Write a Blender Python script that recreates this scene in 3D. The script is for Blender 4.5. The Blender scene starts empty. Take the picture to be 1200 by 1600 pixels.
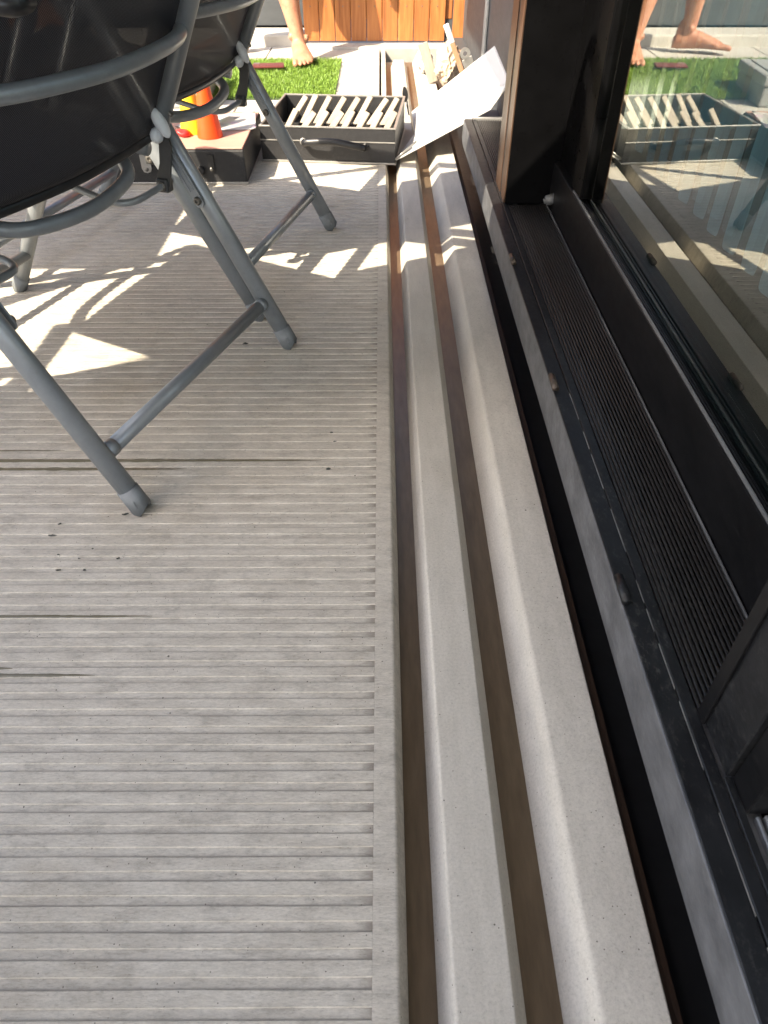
import bpy, bmesh, math, random
from mathutils import Vector, Matrix, noise as mnoise
R = math.radians
random.seed(7)
scene = bpy.context.scene
COL = scene.collection

# ------------------------------------------------------------------ camera
cam_data = bpy.data.cameras.new("camera")
cam = bpy.data.objects.new("camera", cam_data)
COL.objects.link(cam)
cam.location = (0, 0, 0.75)
cam.rotation_euler = (R(90 - 42.4), 0, -0.0033)
cam_data.sensor_fit = 'VERTICAL'
cam_data.sensor_height = 32.0
cam_data.lens = 22.18
cam_data.clip_start = 0.02
cam_data.clip_end = 500
cam_data.dof.use_dof = True
cam_data.dof.focus_distance = 1.15
cam_data.dof.aperture_fstop = 12.0
scene.camera = cam

# ------------------------------------------------------------------ sky, sun, exposure
SUN_AZ, SUN_EL = 46.0, 43.0          # shadows run towards +x +y
world = bpy.data.worlds.new("World")
scene.world = world
world.use_nodes = True
wn = world.node_tree.nodes
wn.clear()
wo = wn.new('ShaderNodeOutputWorld')
wb = wn.new('ShaderNodeBackground')
sky = wn.new('ShaderNodeTexSky')
sky.sky_type = 'NISHITA'
sky.sun_disc = False
sky.sun_elevation = R(SUN_EL)
sky.sun_rotation = R(180 + SUN_AZ)
sky.air_density = 1.0
sky.dust_density = 2.9
sky.ozone_density = 0.7
wb.inputs['Strength'].default_value = 0.14
world.node_tree.links.new(sky.outputs[0], wb.inputs[0])
world.node_tree.links.new(wb.outputs[0], wo.inputs[0])
sd = bpy.data.lights.new("sun", 'SUN')
sd.energy = 3.9
sd.angle = R(0.53)
sd.color = (1.0, 0.875, 0.68)
sun = bpy.data.objects.new("sun", sd)
COL.objects.link(sun)
dvec = Vector((math.sin(R(SUN_AZ)) * math.cos(R(SUN_EL)), math.cos(R(SUN_AZ)) * math.cos(R(SUN_EL)), -math.sin(R(SUN_EL))))
sun.rotation_euler = dvec.to_track_quat('-Z', 'Y').to_euler()
sun.location = (-3, -3, 5)
scene.view_settings.view_transform = 'Standard'
scene.view_settings.look = 'None'
scene.view_settings.gamma = 1
scene.view_settings.use_curve_mapping = False
scene.view_settings.exposure = 1.9
scene.cycles.max_bounces = 7
scene.cycles.transparent_max_bounces = 24
scene.cycles.caustics_reflective = True

# ------------------------------------------------------------------ materials
def new_mat(name):
    m = bpy.data.materials.new(name)
    m.use_nodes = True
    nt = m.node_tree
    return m, nt, nt.nodes, nt.links, nt.nodes['Principled BSDF']

def ramp(nodes, stops):
    r = nodes.new('ShaderNodeValToRGB')
    el = r.color_ramp.elements
    while len(el) < len(stops):
        el.new(0.5)
    for e, (p, c) in zip(el, stops):
        e.position = p
        e.color = (c[0], c[1], c[2], 1) if not isinstance(c, (int, float)) else (c, c, c, 1)
    return r

def coords(nodes, links, scale=(1, 1, 1), kind='Object'):
    tc = nodes.new('ShaderNodeTexCoord')
    mp = nodes.new('ShaderNodeMapping')
    mp.inputs['Scale'].default_value = scale
    if kind == 'World':
        g = nodes.new('ShaderNodeNewGeometry')
        links.new(g.outputs['Position'], mp.inputs[0])
    else:
        links.new(tc.outputs[kind], mp.inputs[0])
    return mp

def noise_node(nodes, links, vec, scale, detail=6, rough=0.6):
    n = nodes.new('ShaderNodeTexNoise')
    n.inputs['Scale'].default_value = scale
    n.inputs['Detail'].default_value = detail
    n.inputs['Roughness'].default_value = rough
    links.new(vec.outputs[0], n.inputs['Vector'])
    return n

def mixc(nodes, links, fac, a, b, mode='MIX'):
    m = nodes.new('ShaderNodeMix')
    m.data_type = 'RGBA'
    m.blend_type = mode
    if isinstance(fac, (int, float)):
        m.inputs[0].default_value = fac
    else:
        links.new(fac, m.inputs[0])
    for sock, v in ((m.inputs[6], a), (m.inputs[7], b)):
        if isinstance(v, tuple):
            sock.default_value = (v[0], v[1], v[2], 1)
        else:
            links.new(v, sock)
    return m.outputs[2]

def simple(name, c1, c2=None, scale=20, rough=0.5, metallic=0.0, stretch=(1, 1, 1), bump=0.0, bscale=None, rvar=0.1, kind='Object', spec=0.5):
    m, nt, n, l, b = new_mat(name)
    c2 = c2 or tuple(x * 0.75 for x in c1)
    v = coords(n, l, stretch, kind)
    t = noise_node(n, l, v, scale)
    r = ramp(n, [(0.3, c1), (0.7, c2)])
    l.new(t.outputs[0], r.inputs[0])
    l.new(r.outputs[0], b.inputs['Base Color'])
    rr = n.new('ShaderNodeMapRange')
    rr.inputs[3].default_value = max(0.02, rough - rvar)
    rr.inputs[4].default_value = min(1, rough + rvar)
    t2 = noise_node(n, l, v, scale * 2.3)
    l.new(t2.outputs[0], rr.inputs[0])
    l.new(rr.outputs[0], b.inputs['Roughness'])
    b.inputs['Metallic'].default_value = metallic
    b.inputs['Specular IOR Level'].default_value = spec
    if bump:
        t3 = noise_node(n, l, v, bscale or scale * 4)
        bp = n.new('ShaderNodeBump')
        bp.inputs['Strength'].default_value = bump
        bp.inputs['Distance'].default_value = 0.002
        l.new(t3.outputs[0], bp.inputs['Height'])
        l.new(bp.outputs[0], b.inputs['Normal'])
    return m

def mat_deck(name, base, dark, dirt_and_shade=False, plain=False):
    """pale cement-look composite: streaks along x, blotches, crumbly relief, pits"""
    m, nt, n, l, b = new_mat(name)
    v1 = coords(n, l, (40, 6, 30) if plain else (16, 60, 40), 'World')
    v2 = coords(n, l, (1, 1, 1), 'World')
    v3 = coords(n, l, (1, 0.6, 1) if plain else (1, 2.4, 1), 'World')
    v4 = coords(n, l, (1, 1, 1) if plain else (0.45, 1.5, 1), 'World')
    streak = noise_node(n, l, v1, 1.0, 8, 0.65)
    blot = noise_node(n, l, v3, 22.0, 10, 0.76)
    big = noise_node(n, l, v2, 3.1, 5, 0.6)
    fine = noise_node(n, l, v4, 300, 6, 0.85)
    r1 = ramp(n, [(0.36, base), (0.62, dark)])
    l.new(streak.outputs[0], r1.inputs[0])
    r2 = ramp(n, [(0.38, 1.0), (0.52, 0.93), (0.59, 0.78), (0.74, 0.66)])
    l.new(blot.outputs[0], r2.inputs[0])
    c = mixc(n, l, 0.30 if plain else 0.85, r1.outputs[0], r2.outputs[0], 'MULTIPLY')
    r3 = ramp(n, [(0.35, (1.0, 0.98, 0.95)), (0.55, (0.95, 0.93, 0.90)), (0.68, (0.84, 0.80, 0.74))])
    l.new(big.outputs[0], r3.inputs[0])
    c = mixc(n, l, 0.5 if plain else 1.0, c, r3.outputs[0], 'MULTIPLY')
    r4 = ramp(n, [(0.30, 0.50), (0.44, 0.90), (0.60, 1.10)])
    l.new(fine.outputs[0], r4.inputs[0])
    c = mixc(n, l, 0.7 if plain else 0.9, c, r4.outputs[0], 'MULTIPLY')
    # sparse dark pits of two sizes
    for scale, lim, keep in ((26, 0.042, 0.74), (75, 0.070, 0.86), (190, 0.12, 0.86)):
        vo = n.new('ShaderNodeTexVoronoi')
        vo.inputs['Scale'].default_value = scale
        l.new(v2.outputs[0], vo.inputs['Vector'])
        pit = n.new('ShaderNodeMath'); pit.operation = 'LESS_THAN'; pit.inputs[1].default_value = lim
        l.new(vo.outputs['Distance'], pit.inputs[0])
        sp = n.new('ShaderNodeSeparateColor')
        l.new(vo.outputs['Color'], sp.inputs[0])
        gt = n.new('ShaderNodeMath'); gt.operation = 'GREATER_THAN'; gt.inputs[1].default_value = keep
        l.new(sp.outputs[0], gt.inputs[0])
        pm = n.new('ShaderNodeMath'); pm.operation = 'MULTIPLY'
        l.new(pit.outputs[0], pm.inputs[0]); l.new(gt.outputs[0], pm.inputs[1])
        c = mixc(n, l, pm.outputs[0], c, (0.09, 0.08, 0.07))
    if dirt_and_shade:      # grime where the grooves stop; contact shade painted along their near corner
        g = n.new('ShaderNodeNewGeometry')
        sx = n.new('ShaderNodeSeparateXYZ')
        l.new(g.outputs['Position'], sx.inputs[0])
        mr = n.new('ShaderNodeMapRange')
        mr.inputs[1].default_value = -0.026; mr.inputs[2].default_value = -0.011
        mr.inputs[3].default_value = 0.0; mr.inputs[4].default_value = 1.45
        l.new(sx.outputs[0], mr.inputs[0])
        dn = n.new('ShaderNodeMath'); dn.operation = 'MULTIPLY'
        l.new(mr.outputs[0], dn.inputs[0]); l.new(blot.outputs[0], dn.inputs[1])
        c = mixc(n, l, dn.outputs[0], c, (0.22, 0.19, 0.16))
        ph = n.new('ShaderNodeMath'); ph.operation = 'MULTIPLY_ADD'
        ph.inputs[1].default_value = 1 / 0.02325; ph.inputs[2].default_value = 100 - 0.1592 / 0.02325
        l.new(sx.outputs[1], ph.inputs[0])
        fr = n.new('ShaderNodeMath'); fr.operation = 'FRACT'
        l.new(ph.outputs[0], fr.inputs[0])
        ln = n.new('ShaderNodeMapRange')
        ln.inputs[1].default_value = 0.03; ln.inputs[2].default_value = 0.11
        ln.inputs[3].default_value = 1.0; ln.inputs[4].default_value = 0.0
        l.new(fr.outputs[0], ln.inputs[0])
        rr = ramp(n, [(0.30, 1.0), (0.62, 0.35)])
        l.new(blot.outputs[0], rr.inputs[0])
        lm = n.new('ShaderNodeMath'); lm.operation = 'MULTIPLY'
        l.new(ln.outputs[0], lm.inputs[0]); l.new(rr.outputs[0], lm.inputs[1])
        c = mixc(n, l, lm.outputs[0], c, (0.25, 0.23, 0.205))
    l.new(c, b.inputs['Base Color'])
    b.inputs['Roughness'].default_value = 0.66
    b.inputs['Specular IOR Level'].default_value = 0.3
    bn = n.new('ShaderNodeBump')
    bn.inputs['Strength'].default_value = 0.25 if plain else 0.6
    bn.inputs['Distance'].default_value = 0.0008 if plain else 0.0016
    mix = n.new('ShaderNodeMath'); mix.operation = 'ADD'
    l.new(fine.outputs[0], mix.inputs[0])
    l.new((fine if plain else blot).outputs[0], mix.inputs[1])
    l.new(mix.outputs[0], bn.inputs['Height'])
    l.new(bn.outputs[0], b.inputs['Normal'])
    return m

M = {}
M['deck'] = mat_deck('deck_cement', (0.63, 0.595, 0.535), (0.53, 0.495, 0.44))
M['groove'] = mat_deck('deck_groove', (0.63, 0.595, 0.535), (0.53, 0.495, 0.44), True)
M['ridge'] = mat_deck('ridge_cement', (0.54, 0.512, 0.462), (0.475, 0.448, 0.402), plain=True)
M['chan'] = simple('channel_brown', (0.155, 0.112, 0.072), (0.10, 0.072, 0.046), 30, 0.33, 0.25, (3, 0.5, 1), 0.1, kind='World')
M['paving'] = simple('paving_concrete', (0.52, 0.50, 0.46), (0.40, 0.38, 0.345), 6, 0.8, bump=0.3, bscale=150, kind='World')
M['kerb'] = simple('kerb_concrete', (0.42, 0.40, 0.37), (0.30, 0.285, 0.26), 12, 0.85, bump=0.4, bscale=120, kind='World')
M['earth'] = simple('earth', (0.10, 0.075, 0.05), (0.05, 0.04, 0.03), 15, 0.95, bump=0.5, kind='World')
M['timber_dark'] = simple('timber_dark', (0.06, 0.030, 0.014), (0.03, 0.016, 0.009), 18, 0.7, stretch=(6, 0.6, 6), bump=0.3, kind='World')
M['upstand'] = simple('upstand_metal', (0.165, 0.17, 0.18), (0.085, 0.088, 0.095), 24, 0.5, 0.3, (1.4, 0.9, 1.4), 0.5, 70, kind='World')
M['black'] = simple('black_aluminium', (0.0045, 0.0048, 0.0055), (0.008, 0.008, 0.009), 30, 0.36, 0.0, (1, 0.4, 1), 0.05, 120, 0.08, kind='World', spec=0.22)
M['black_worn'] = simple('black_worn', (0.006, 0.0066, 0.0078), (0.014, 0.015, 0.017), 45, 0.42, 0.0, (1, 0.5, 1), 0.12, 160, 0.12, kind='World', spec=0.28)
M['jet'] = simple('jet_black_paint', (0.0025, 0.0025, 0.0028), (0.004, 0.004, 0.0045), 20, 0.3, kind='World', spec=0.06)
M['track'] = simple('track_rib_black', (0.014, 0.013, 0.0125), (0.024, 0.022, 0.021), 60, 0.38, 0.1, (1, 0.1, 1), 0, kind='World')
M['bronze'] = simple('bronze_edge', (0.13, 0.075, 0.048), (0.085, 0.052, 0.036), 20, 0.35, 0.55, (1, 1, 0.3), kind='World')
M['scratch'] = simple('bare_metal_line', (0.6, 0.59, 0.57), (0.2, 0.2, 0.2), 90, 0.4, 0.6, (1, 0.25, 1), kind='World')
M['barrel'] = simple('weathered_barrel', (0.085, 0.068, 0.055), (0.05, 0.04, 0.034), 60, 0.45, 0.4)
M['seal'] = simple('grey_seal', (0.16, 0.165, 0.17), (0.08, 0.082, 0.085), 40, 0.4, 0.1, (1, 0.2, 1), kind='World')
M['steel'] = simple('chair_steel', (0.285, 0.308, 0.328), (0.235, 0.256, 0.276), 30, 0.34, 0.35, bump=0.03, bscale=400, rvar=0.06)
M['steel_dark'] = simple('bracket_steel', (0.060, 0.063, 0.066), (0.042, 0.044, 0.046), 30, 0.42, 0.3)
M['cap'] = simple('foot_cap_grey', (0.165, 0.18, 0.19), (0.13, 0.14, 0.15), 40, 0.55)
M['clip'] = simple('clip_plastic', (0.72, 0.76, 0.80), (0.64, 0.68, 0.72), 30, 0.45)
M['bolt'] = simple('bolt_zinc', (0.22, 0.21, 0.19), (0.12, 0.115, 0.105), 50, 0.4, 0.7)
M['case'] = simple('case_black', (0.022, 0.022, 0.024), (0.014, 0.014, 0.016), 50, 0.55, bump=0.4, bscale=500, kind='Object')
M['case_in'] = simple('case_lining', (0.020, 0.019, 0.019), (0.012, 0.012, 0.011), 30, 0.8)
M['rim'] = simple('case_rim', (0.48, 0.47, 0.45), (0.34, 0.33, 0.31), 40, 0.35, 0.6)
M['case_top'] = simple('case_top_pink', (0.50, 0.29, 0.225), (0.43, 0.24, 0.185), 10, 0.6, kind='Object')
M['white'] = simple('white_board', (0.66, 0.65, 0.62), (0.60, 0.59, 0.56), 6, 0.55)
M['silver'] = simple('silver_trim', (0.55, 0.54, 0.52), (0.40, 0.39, 0.37), 40, 0.35, 0.7)
M['stick'] = simple('pale_wood', (0.34, 0.29, 0.23), (0.22, 0.18, 0.14), 40, 0.6, stretch=(1, 1, 0.2), bump=0.1)
M['stake'] = simple('stake_wood', (0.40, 0.24, 0.14), (0.28, 0.16, 0.09), 40, 0.7, stretch=(4, 4, 0.4))
M['orange'] = simple('orange_plastic', (0.85, 0.085, 0.008), (0.75, 0.06, 0.006), 10, 0.4)
M['yellow'] = simple('yellow_plastic', (0.85, 0.60, 0.02), (0.78, 0.5, 0.02), 10, 0.4)
M['red'] = simple('red_plastic', (0.55, 0.03, 0.03), (0.4, 0.02, 0.02), 10, 0.4)
M['greybox'] = simple('grey_plastic', (0.34, 0.35, 0.35), (0.28, 0.29, 0.29), 12, 0.5)
M['phone'] = simple('phone_case', (0.16, 0.045, 0.04), (0.12, 0.03, 0.03), 30, 0.3)
M['phone_rim'] = simple('phone_rim', (0.4, 0.3, 0.3), (0.3, 0.2, 0.2), 30, 0.3, 0.6)
M['wall_dark'] = simple('charcoal_cladding', (0.060, 0.066, 0.072), (0.045, 0.050, 0.055), 8, 0.55, stretch=(1, 1, 3), bump=0.15, bscale=60, kind='World')
M['wall_trim'] = simple('pale_trim', (0.36, 0.37, 0.36), (0.27, 0.28, 0.27), 20, 0.5, kind='World')
M['bag'] = simple('beige_bag', (0.52, 0.42, 0.32), (0.38, 0.29, 0.22), 14, 0.45, bump=0.4, bscale=40)
M['blackplastic'] = simple('black_plastic', (0.02, 0.02, 0.022), (0.012, 0.012, 0.013), 30, 0.35)
M['room_floor'] = simple('room_floor', (0.07, 0.052, 0.04), (0.045, 0.034, 0.026), 6, 0.6, stretch=(1, 8, 1), kind='World')
M['room_wall'] = simple('room_wall', (0.55, 0.55, 0.54), (0.48, 0.48, 0.47), 3, 0.9, kind='World')
M['roof'] = simple('shade_blocker_pale', (0.35, 0.35, 0.34), (0.3, 0.3, 0.29), 3, 0.8, kind='World')
M['shirt'] = simple('navy_cotton', (0.04, 0.06, 0.11), (0.03, 0.045, 0.085), 30, 0.9, bump=0.2)
M['shorts'] = simple('khaki_cotton', (0.26, 0.22, 0.16), (0.21, 0.18, 0.13), 30, 0.9, bump=0.2)
M['hair'] = simple('brown_hair', (0.06, 0.035, 0.02), (0.03, 0.018, 0.011), 40, 0.5, stretch=(6, 6, 1), bump=0.5)
M['debris'] = simple('dead_leaf', (0.045, 0.05, 0.045), (0.02, 0.022, 0.02), 80, 0.8)
M['mat_base'] = simple('mat_backing', (0.05, 0.085, 0.025), (0.035, 0.06, 0.018), 30, 0.9)

def add_dust(m, amount, col=(0.16, 0.155, 0.145), scale=180):
    nt = m.node_tree; n, l = nt.nodes, nt.links
    b = n['Principled BSDF']
    src = b.inputs['Base Color'].links[0].from_socket
    v = coords(n, l, (1, 0.55, 1), 'World')
    f = noise_node(n, l, v, scale, 6, 0.8)
    g = noise_node(n, l, v, scale * .08, 4, 0.6)
    rf = ramp(n, [(0.52, 0.0), (0.66, 1.0)]); l.new(f.outputs[0], rf.inputs[0])
    rg = ramp(n, [(0.38, 0.08), (0.68, 1.0)]); l.new(g.outputs[0], rg.inputs[0])
    a = n.new('ShaderNodeMath'); a.operation = 'MULTIPLY'; l.new(rf.outputs[0], a.inputs[0]); l.new(rg.outputs[0], a.inputs[1])
    a2 = n.new('ShaderNodeMath'); a2.operation = 'MULTIPLY'; a2.inputs[1].default_value = amount; l.new(a.outputs[0], a2.inputs[0])
    l.new(mixc(n, l, a2.outputs[0], src, col), b.inputs['Base Color'])
add_dust(M['black_worn'], 0.35)
add_dust(M['black'], 0.08)
add_dust(M['track'], 0.30, (0.15, 0.13, 0.115))
add_dust(M['steel'], 0.22, (0.10, 0.10, 0.10), 90)
add_dust(M['upstand'], 0.30, (0.28, 0.28, 0.28), 110)
add_dust(M['case'], 0.25, (0.14, 0.13, 0.12), 120)

def mat_wood():
    m, nt, n, l, b = new_mat('oiled_hardwood')
    oi = n.new('ShaderNodeObjectInfo')
    v = coords(n, l, (60, 60, 4), 'World')
    t = noise_node(n, l, v, 1.0, 8, 0.6)
    t.inputs['Distortion'].default_value = 0.6
    r = ramp(n, [(0.3, (0.44, 0.185, 0.058)), (0.55, (0.34, 0.125, 0.036)), (0.75, (0.22, 0.075, 0.022))])
    l.new(t.outputs[0], r.inputs[0])
    rb = ramp(n, [(0.0, (0.82, 0.80, 0.78)), (1.0, (1.12, 1.08, 1.05))])
    l.new(oi.outputs['Random'], rb.inputs[0])
    c = mixc(n, l, 1.0, r.outputs[0], rb.outputs[0], 'MULTIPLY')
    l.new(c, b.inputs['Base Color'])
    b.inputs['Roughness'].default_value = 0.42
    bn = n.new('ShaderNodeBump')
    bn.inputs['Strength'].default_value = 0.2
    bn.inputs['Distance'].default_value = 0.001
    l.new(t.outputs[0], bn.inputs['Height'])
    l.new(bn.outputs[0], b.inputs['Normal'])
    return m
M['wood'] = mat_wood()

def mat_fabric():
    """open-weave sling mesh: dark threads with small see-through gaps"""
    m, nt, n, l, b = new_mat('sling_mesh')
    uv = n.new('ShaderNodeTexCoord')
    sep = n.new('ShaderNodeSeparateXYZ')
    l.new(uv.outputs['UV'], sep.inputs[0])
    def wave(sock, pitch, off=None):
        a = n.new('ShaderNodeMath'); a.operation = 'MULTIPLY'; a.inputs[1].default_value = 2 * math.pi / pitch
        l.new(sock, a.inputs[0])
        s = n.new('ShaderNodeMath'); s.operation = 'SINE'
        l.new(a.outputs[0], s.inputs[0])
        return s.outputs[0]
    wx = wave(sep.outputs[0], 0.0028)
    wy = wave(sep.outputs[1], 0.0034)
    pr = n.new('ShaderNodeMath'); pr.operation = 'MULTIPLY'
    l.new(wx, pr.inputs[0]); l.new(wy, pr.inputs[1])
    v = coords(n, l, (1, 1, 1), 'UV')
    nz = noise_node(n, l, v, 420, 2)
    ad = n.new('ShaderNodeMath'); ad.operation = 'ADD'
    l.new(pr.outputs[0], ad.inputs[0])
    sc = n.new('ShaderNodeMath'); sc.operation = 'MULTIPLY_ADD'; sc.inputs[1].default_value = 0.9; sc.inputs[2].default_value = -0.45
    l.new(nz.outputs[0], sc.inputs[0]); l.new(sc.outputs[0], ad.inputs[1])
    hole = n.new('ShaderNodeMath'); hole.operation = 'GREATER_THAN'; hole.inputs[1].default_value = 0.66
    l.new(ad.outputs[0], hole.inputs[0])
    r = ramp(n, [(0.0, (0.004, 0.0045, 0.0075)), (0.6, (0.010, 0.011, 0.016)), (1.0, (0.16, 0.165, 0.20))])
    mr = n.new('ShaderNodeMapRange'); mr.inputs[1].default_value = -1; mr.inputs[2].default_value = 1
    l.new(pr.outputs[0], mr.inputs[0]); l.new(mr.outputs[0], r.inputs[0])
    l.new(r.outputs[0], b.inputs['Base Color'])
    b.inputs['Roughness'].default_value = 0.6
    b.inputs['Specular IOR Level'].default_value = 0.25
    bn = n.new('ShaderNodeBump'); bn.inputs['Strength'].default_value = 0.5; bn.inputs['Distance'].default_value = 0.0006
    l.new(pr.outputs[0], bn.inputs['Height']); l.new(bn.outputs[0], b.inputs['Normal'])
    tr = n.new('ShaderNodeBsdfTransparent')
    mx = n.new('ShaderNodeMixShader')
    hs = n.new('ShaderNodeMath'); hs.operation = 'MULTIPLY'; hs.inputs[1].default_value = 0.07
    l.new(hole.outputs[0], hs.inputs[0])
    l.new(hs.outputs[0], mx.inputs[0]); l.new(b.outputs[0], mx.inputs[1]); l.new(tr.outputs[0], mx.inputs[2])
    l.new(mx.outputs[0], n['Material Output'].inputs['Surface'])
    return m
M['fabric'] = mat_fabric()

def mat_glass():
    """one pane: both faces' Fresnel reflection folded together, faint green tint"""
    m, nt, n, l, b = new_mat('window_pane')
    n.remove(b)
    fr = n.new('ShaderNodeFresnel'); fr.inputs[0].default_value = 2.05
    a = n.new('ShaderNodeMath'); a.operation = 'MULTIPLY'; a.inputs[1].default_value = 2.0
    l.new(fr.outputs[0], a.inputs[0])
    c = n.new('ShaderNodeMath'); c.operation = 'ADD'; c.inputs[1].default_value = 1.0
    l.new(fr.outputs[0], c.inputs[0])
    d = n.new('ShaderNodeMath'); d.operation = 'DIVIDE'
    l.new(a.outputs[0], d.inputs[0]); l.new(c.outputs[0], d.inputs[1])
    gl = n.new('ShaderNodeBsdfGlossy'); gl.inputs['Roughness'].default_value = 0.006
    gl.inputs['Color'].default_value = (0.97, 1.0, 0.95, 1)
    tr = n.new('ShaderNodeBsdfTransparent'); tr.inputs['Color'].default_value = (0.86, 0.93, 0.90, 1)
    mx = n.new('ShaderNodeMixShader')
    l.new(d.outputs[0], mx.inputs[0]); l.new(tr.outputs[0], mx.inputs[1]); l.new(gl.outputs[0], mx.inputs[2])
    l.new(mx.outputs[0], n['Material Output'].inputs['Surface'])
    return m
M['glass'] = mat_glass()

def mat_grass():
    m, nt, n, l, b = new_mat('turf_blade')
    v = coords(n, l, (1, 1, 1), 'World')
    t = noise_node(n, l, v, 220, 2)
    r = ramp(n, [(0.3, (0.10, 0.20, 0.025)), (0.55, (0.19, 0.31, 0.04)), (0.75, (0.30, 0.38, 0.08))])
    l.new(t.outputs[0], r.inputs[0])
    l.new(r.outputs[0], b.inputs['Base Color'])
    b.inputs['Roughness'].default_value = 0.5
    return m
M['turf'] = mat_grass()

def mat_skin():
    m, nt, n, l, b = new_mat('skin')
    v = coords(n, l, (1, 1, 1), 'World')
    t = noise_node(n, l, v, 24, 8)
    t.inputs['Roughness'].default_value = 0.75
    r = ramp(n, [(0.32, (0.48, 0.25, 0.155)), (0.5, (0.42, 0.20, 0.12)), (0.66, (0.33, 0.13, 0.085))])
    l.new(t.outputs[0], r.inputs[0])
    l.new(r.outputs[0], b.inputs['Base Color'])
    b.inputs['Roughness'].default_value = 0.5
    b.inputs['Subsurface Weight'].default_value = 0.12
    b.inputs['Subsurface Radius'].default_value = (0.01, 0.004, 0.002)
    return m
M['skin'] = mat_skin()

def mat_slat():
    m, nt, n, l, b = new_mat('blind_slat')
    v = coords(n, l, (200, 200, 2), 'World')
    t = noise_node(n, l, v, 1.0, 3)
    r = ramp(n, [(0.3, (0.70, 0.84, 0.85)), (0.7, (0.62, 0.76, 0.78))])
    l.new(t.outputs[0], r.inputs[0]); l.new(r.outputs[0], b.inputs['Base Color'])
    b.inputs['Roughness'].default_value = 0.6
    tl = n.new('ShaderNodeBsdfTranslucent')
    tl.inputs['Color'].default_value = (0.62, 0.80, 0.82, 1)
    mx = n.new('ShaderNodeMixShader'); mx.inputs[0].default_value = 0.5
    l.new(b.outputs[0], mx.inputs[1]); l.new(tl.outputs[0], mx.inputs[2])
    l.new(mx.outputs[0], n['Material Output'].inputs['Surface'])
    return m
M['slat'] = mat_slat()

def mat_water():
    m, nt, n, l, b = new_mat('puddle_water')
    b.inputs['Base Color'].default_value = (0.17, 0.15, 0.10, 1)
    b.inputs['Roughness'].default_value = 0.22
    b.inputs['Specular IOR Level'].default_value = 0.5
    b.inputs['Alpha'].default_value = 0.95
    return m
M['water'] = mat_water()

def mat_print(name, seed):
    m, nt, n, l, b = new_mat(name)
    v = coords(n, l, (1, 1, 1))
    vo = n.new('ShaderNodeTexVoronoi'); vo.inputs['Scale'].default_value = 18 + seed
    l.new(v.outputs[0], vo.inputs['Vector'])
    t = noise_node(n, l, v, 16, 2)
    r = ramp(n, [(0.50, 0.0), (0.62, 0.5)])
    l.new(t.outputs[0], r.inputs[0])
    pal = mixc(n, l, 0.5, (0.74, 0.73, 0.70), vo.outputs['Color'])
    c = mixc(n, l, r.outputs[0], (0.78, 0.77, 0.74), pal)
    l.new(c, b.inputs['Base Color'])
    b.inputs['Roughness'].default_value = 0.5
    return m
M['print'] = mat_print('printed_paper', 0)
M['print2'] = mat_print('printed_sheet', 7)

# ------------------------------------------------------------------ helpers
def link(name, me, mat, parent=None, smooth=False):
    o = bpy.data.objects.new(name, me)
    COL.objects.link(o)
    if mat is not None and not me.materials:
        me.materials.append(M[mat] if isinstance(mat, str) else mat)
    if parent is not None:
        o.parent = parent
    if smooth:
        for p in me.polygons:
            p.use_smooth = True
    return o

def finish(bm, name, mat, parent=None, smooth=False):
    bmesh.ops.recalc_face_normals(bm, faces=bm.faces)
    me = bpy.data.meshes.new(name)
    bm.to_mesh(me)
    bm.free()
    return link(name, me, mat, parent, smooth)

def empty(name, loc=(0, 0, 0), rz=0.0):
    o = bpy.data.objects.new(name, None)
    o.empty_display_size = 0.05
    COL.objects.link(o)
    o.location = loc
    o.rotation_euler = (0, 0, rz)
    return o

def tag(o, label=None, cat=None, group=None, kind=None):
    if label: o['label'] = label
    if cat: o['category'] = cat
    if group: o['group'] = group
    if kind: o['kind'] = kind
    return o

def add_box(bm, lo, hi, bevel=0.0, segs=1, mtx=None):
    lo, hi = Vector(lo), Vector(hi)
    c, s = (lo + hi) / 2, hi - lo
    r = bmesh.ops.create_cube(bm, size=1.0, matrix=Matrix.Translation(c) @ Matrix.Diagonal((s.x, s.y, s.z, 1)))
    vs = r['verts']
    if bevel > 0:
        es = list({e for v in vs for e in v.link_edges})
        rr = bmesh.ops.bevel(bm, geom=es, offset=bevel, segments=segs, affect='EDGES', profile=0.5)
        vs = list({v for f in rr['faces'] for v in f.verts} | {v for v in vs if v.is_valid})
    if mtx is not None:
        bmesh.ops.transform(bm, matrix=mtx, verts=[v for v in vs if v.is_valid])
    return vs

def box(name, lo, hi, mat, parent=None, bevel=0.002, segs=1, mtx=None, smooth=False):
    bm = bmesh.new()
    add_box(bm, lo, hi, bevel, segs, mtx)
    return finish(bm, name, mat, parent, smooth)

def catmull(pts, n=6):
    pts = [Vector(p) for p in pts]
    out = []
    for i in range(len(pts) - 1):
        p0 = pts[max(0, i - 1)]; p1 = pts[i]; p2 = pts[i + 1]; p3 = pts[min(len(pts) - 1, i + 2)]
        for k in range(n):
            t = k / n
            out.append(0.5 * ((2 * p1) + (p2 - p0) * t + (2 * p0 - 5 * p1 + 4 * p2 - p3) * t * t + (3 * p1 - p0 - 3 * p2 + p3) * t ** 3))
    out.append(pts[-1])
    return out

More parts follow.
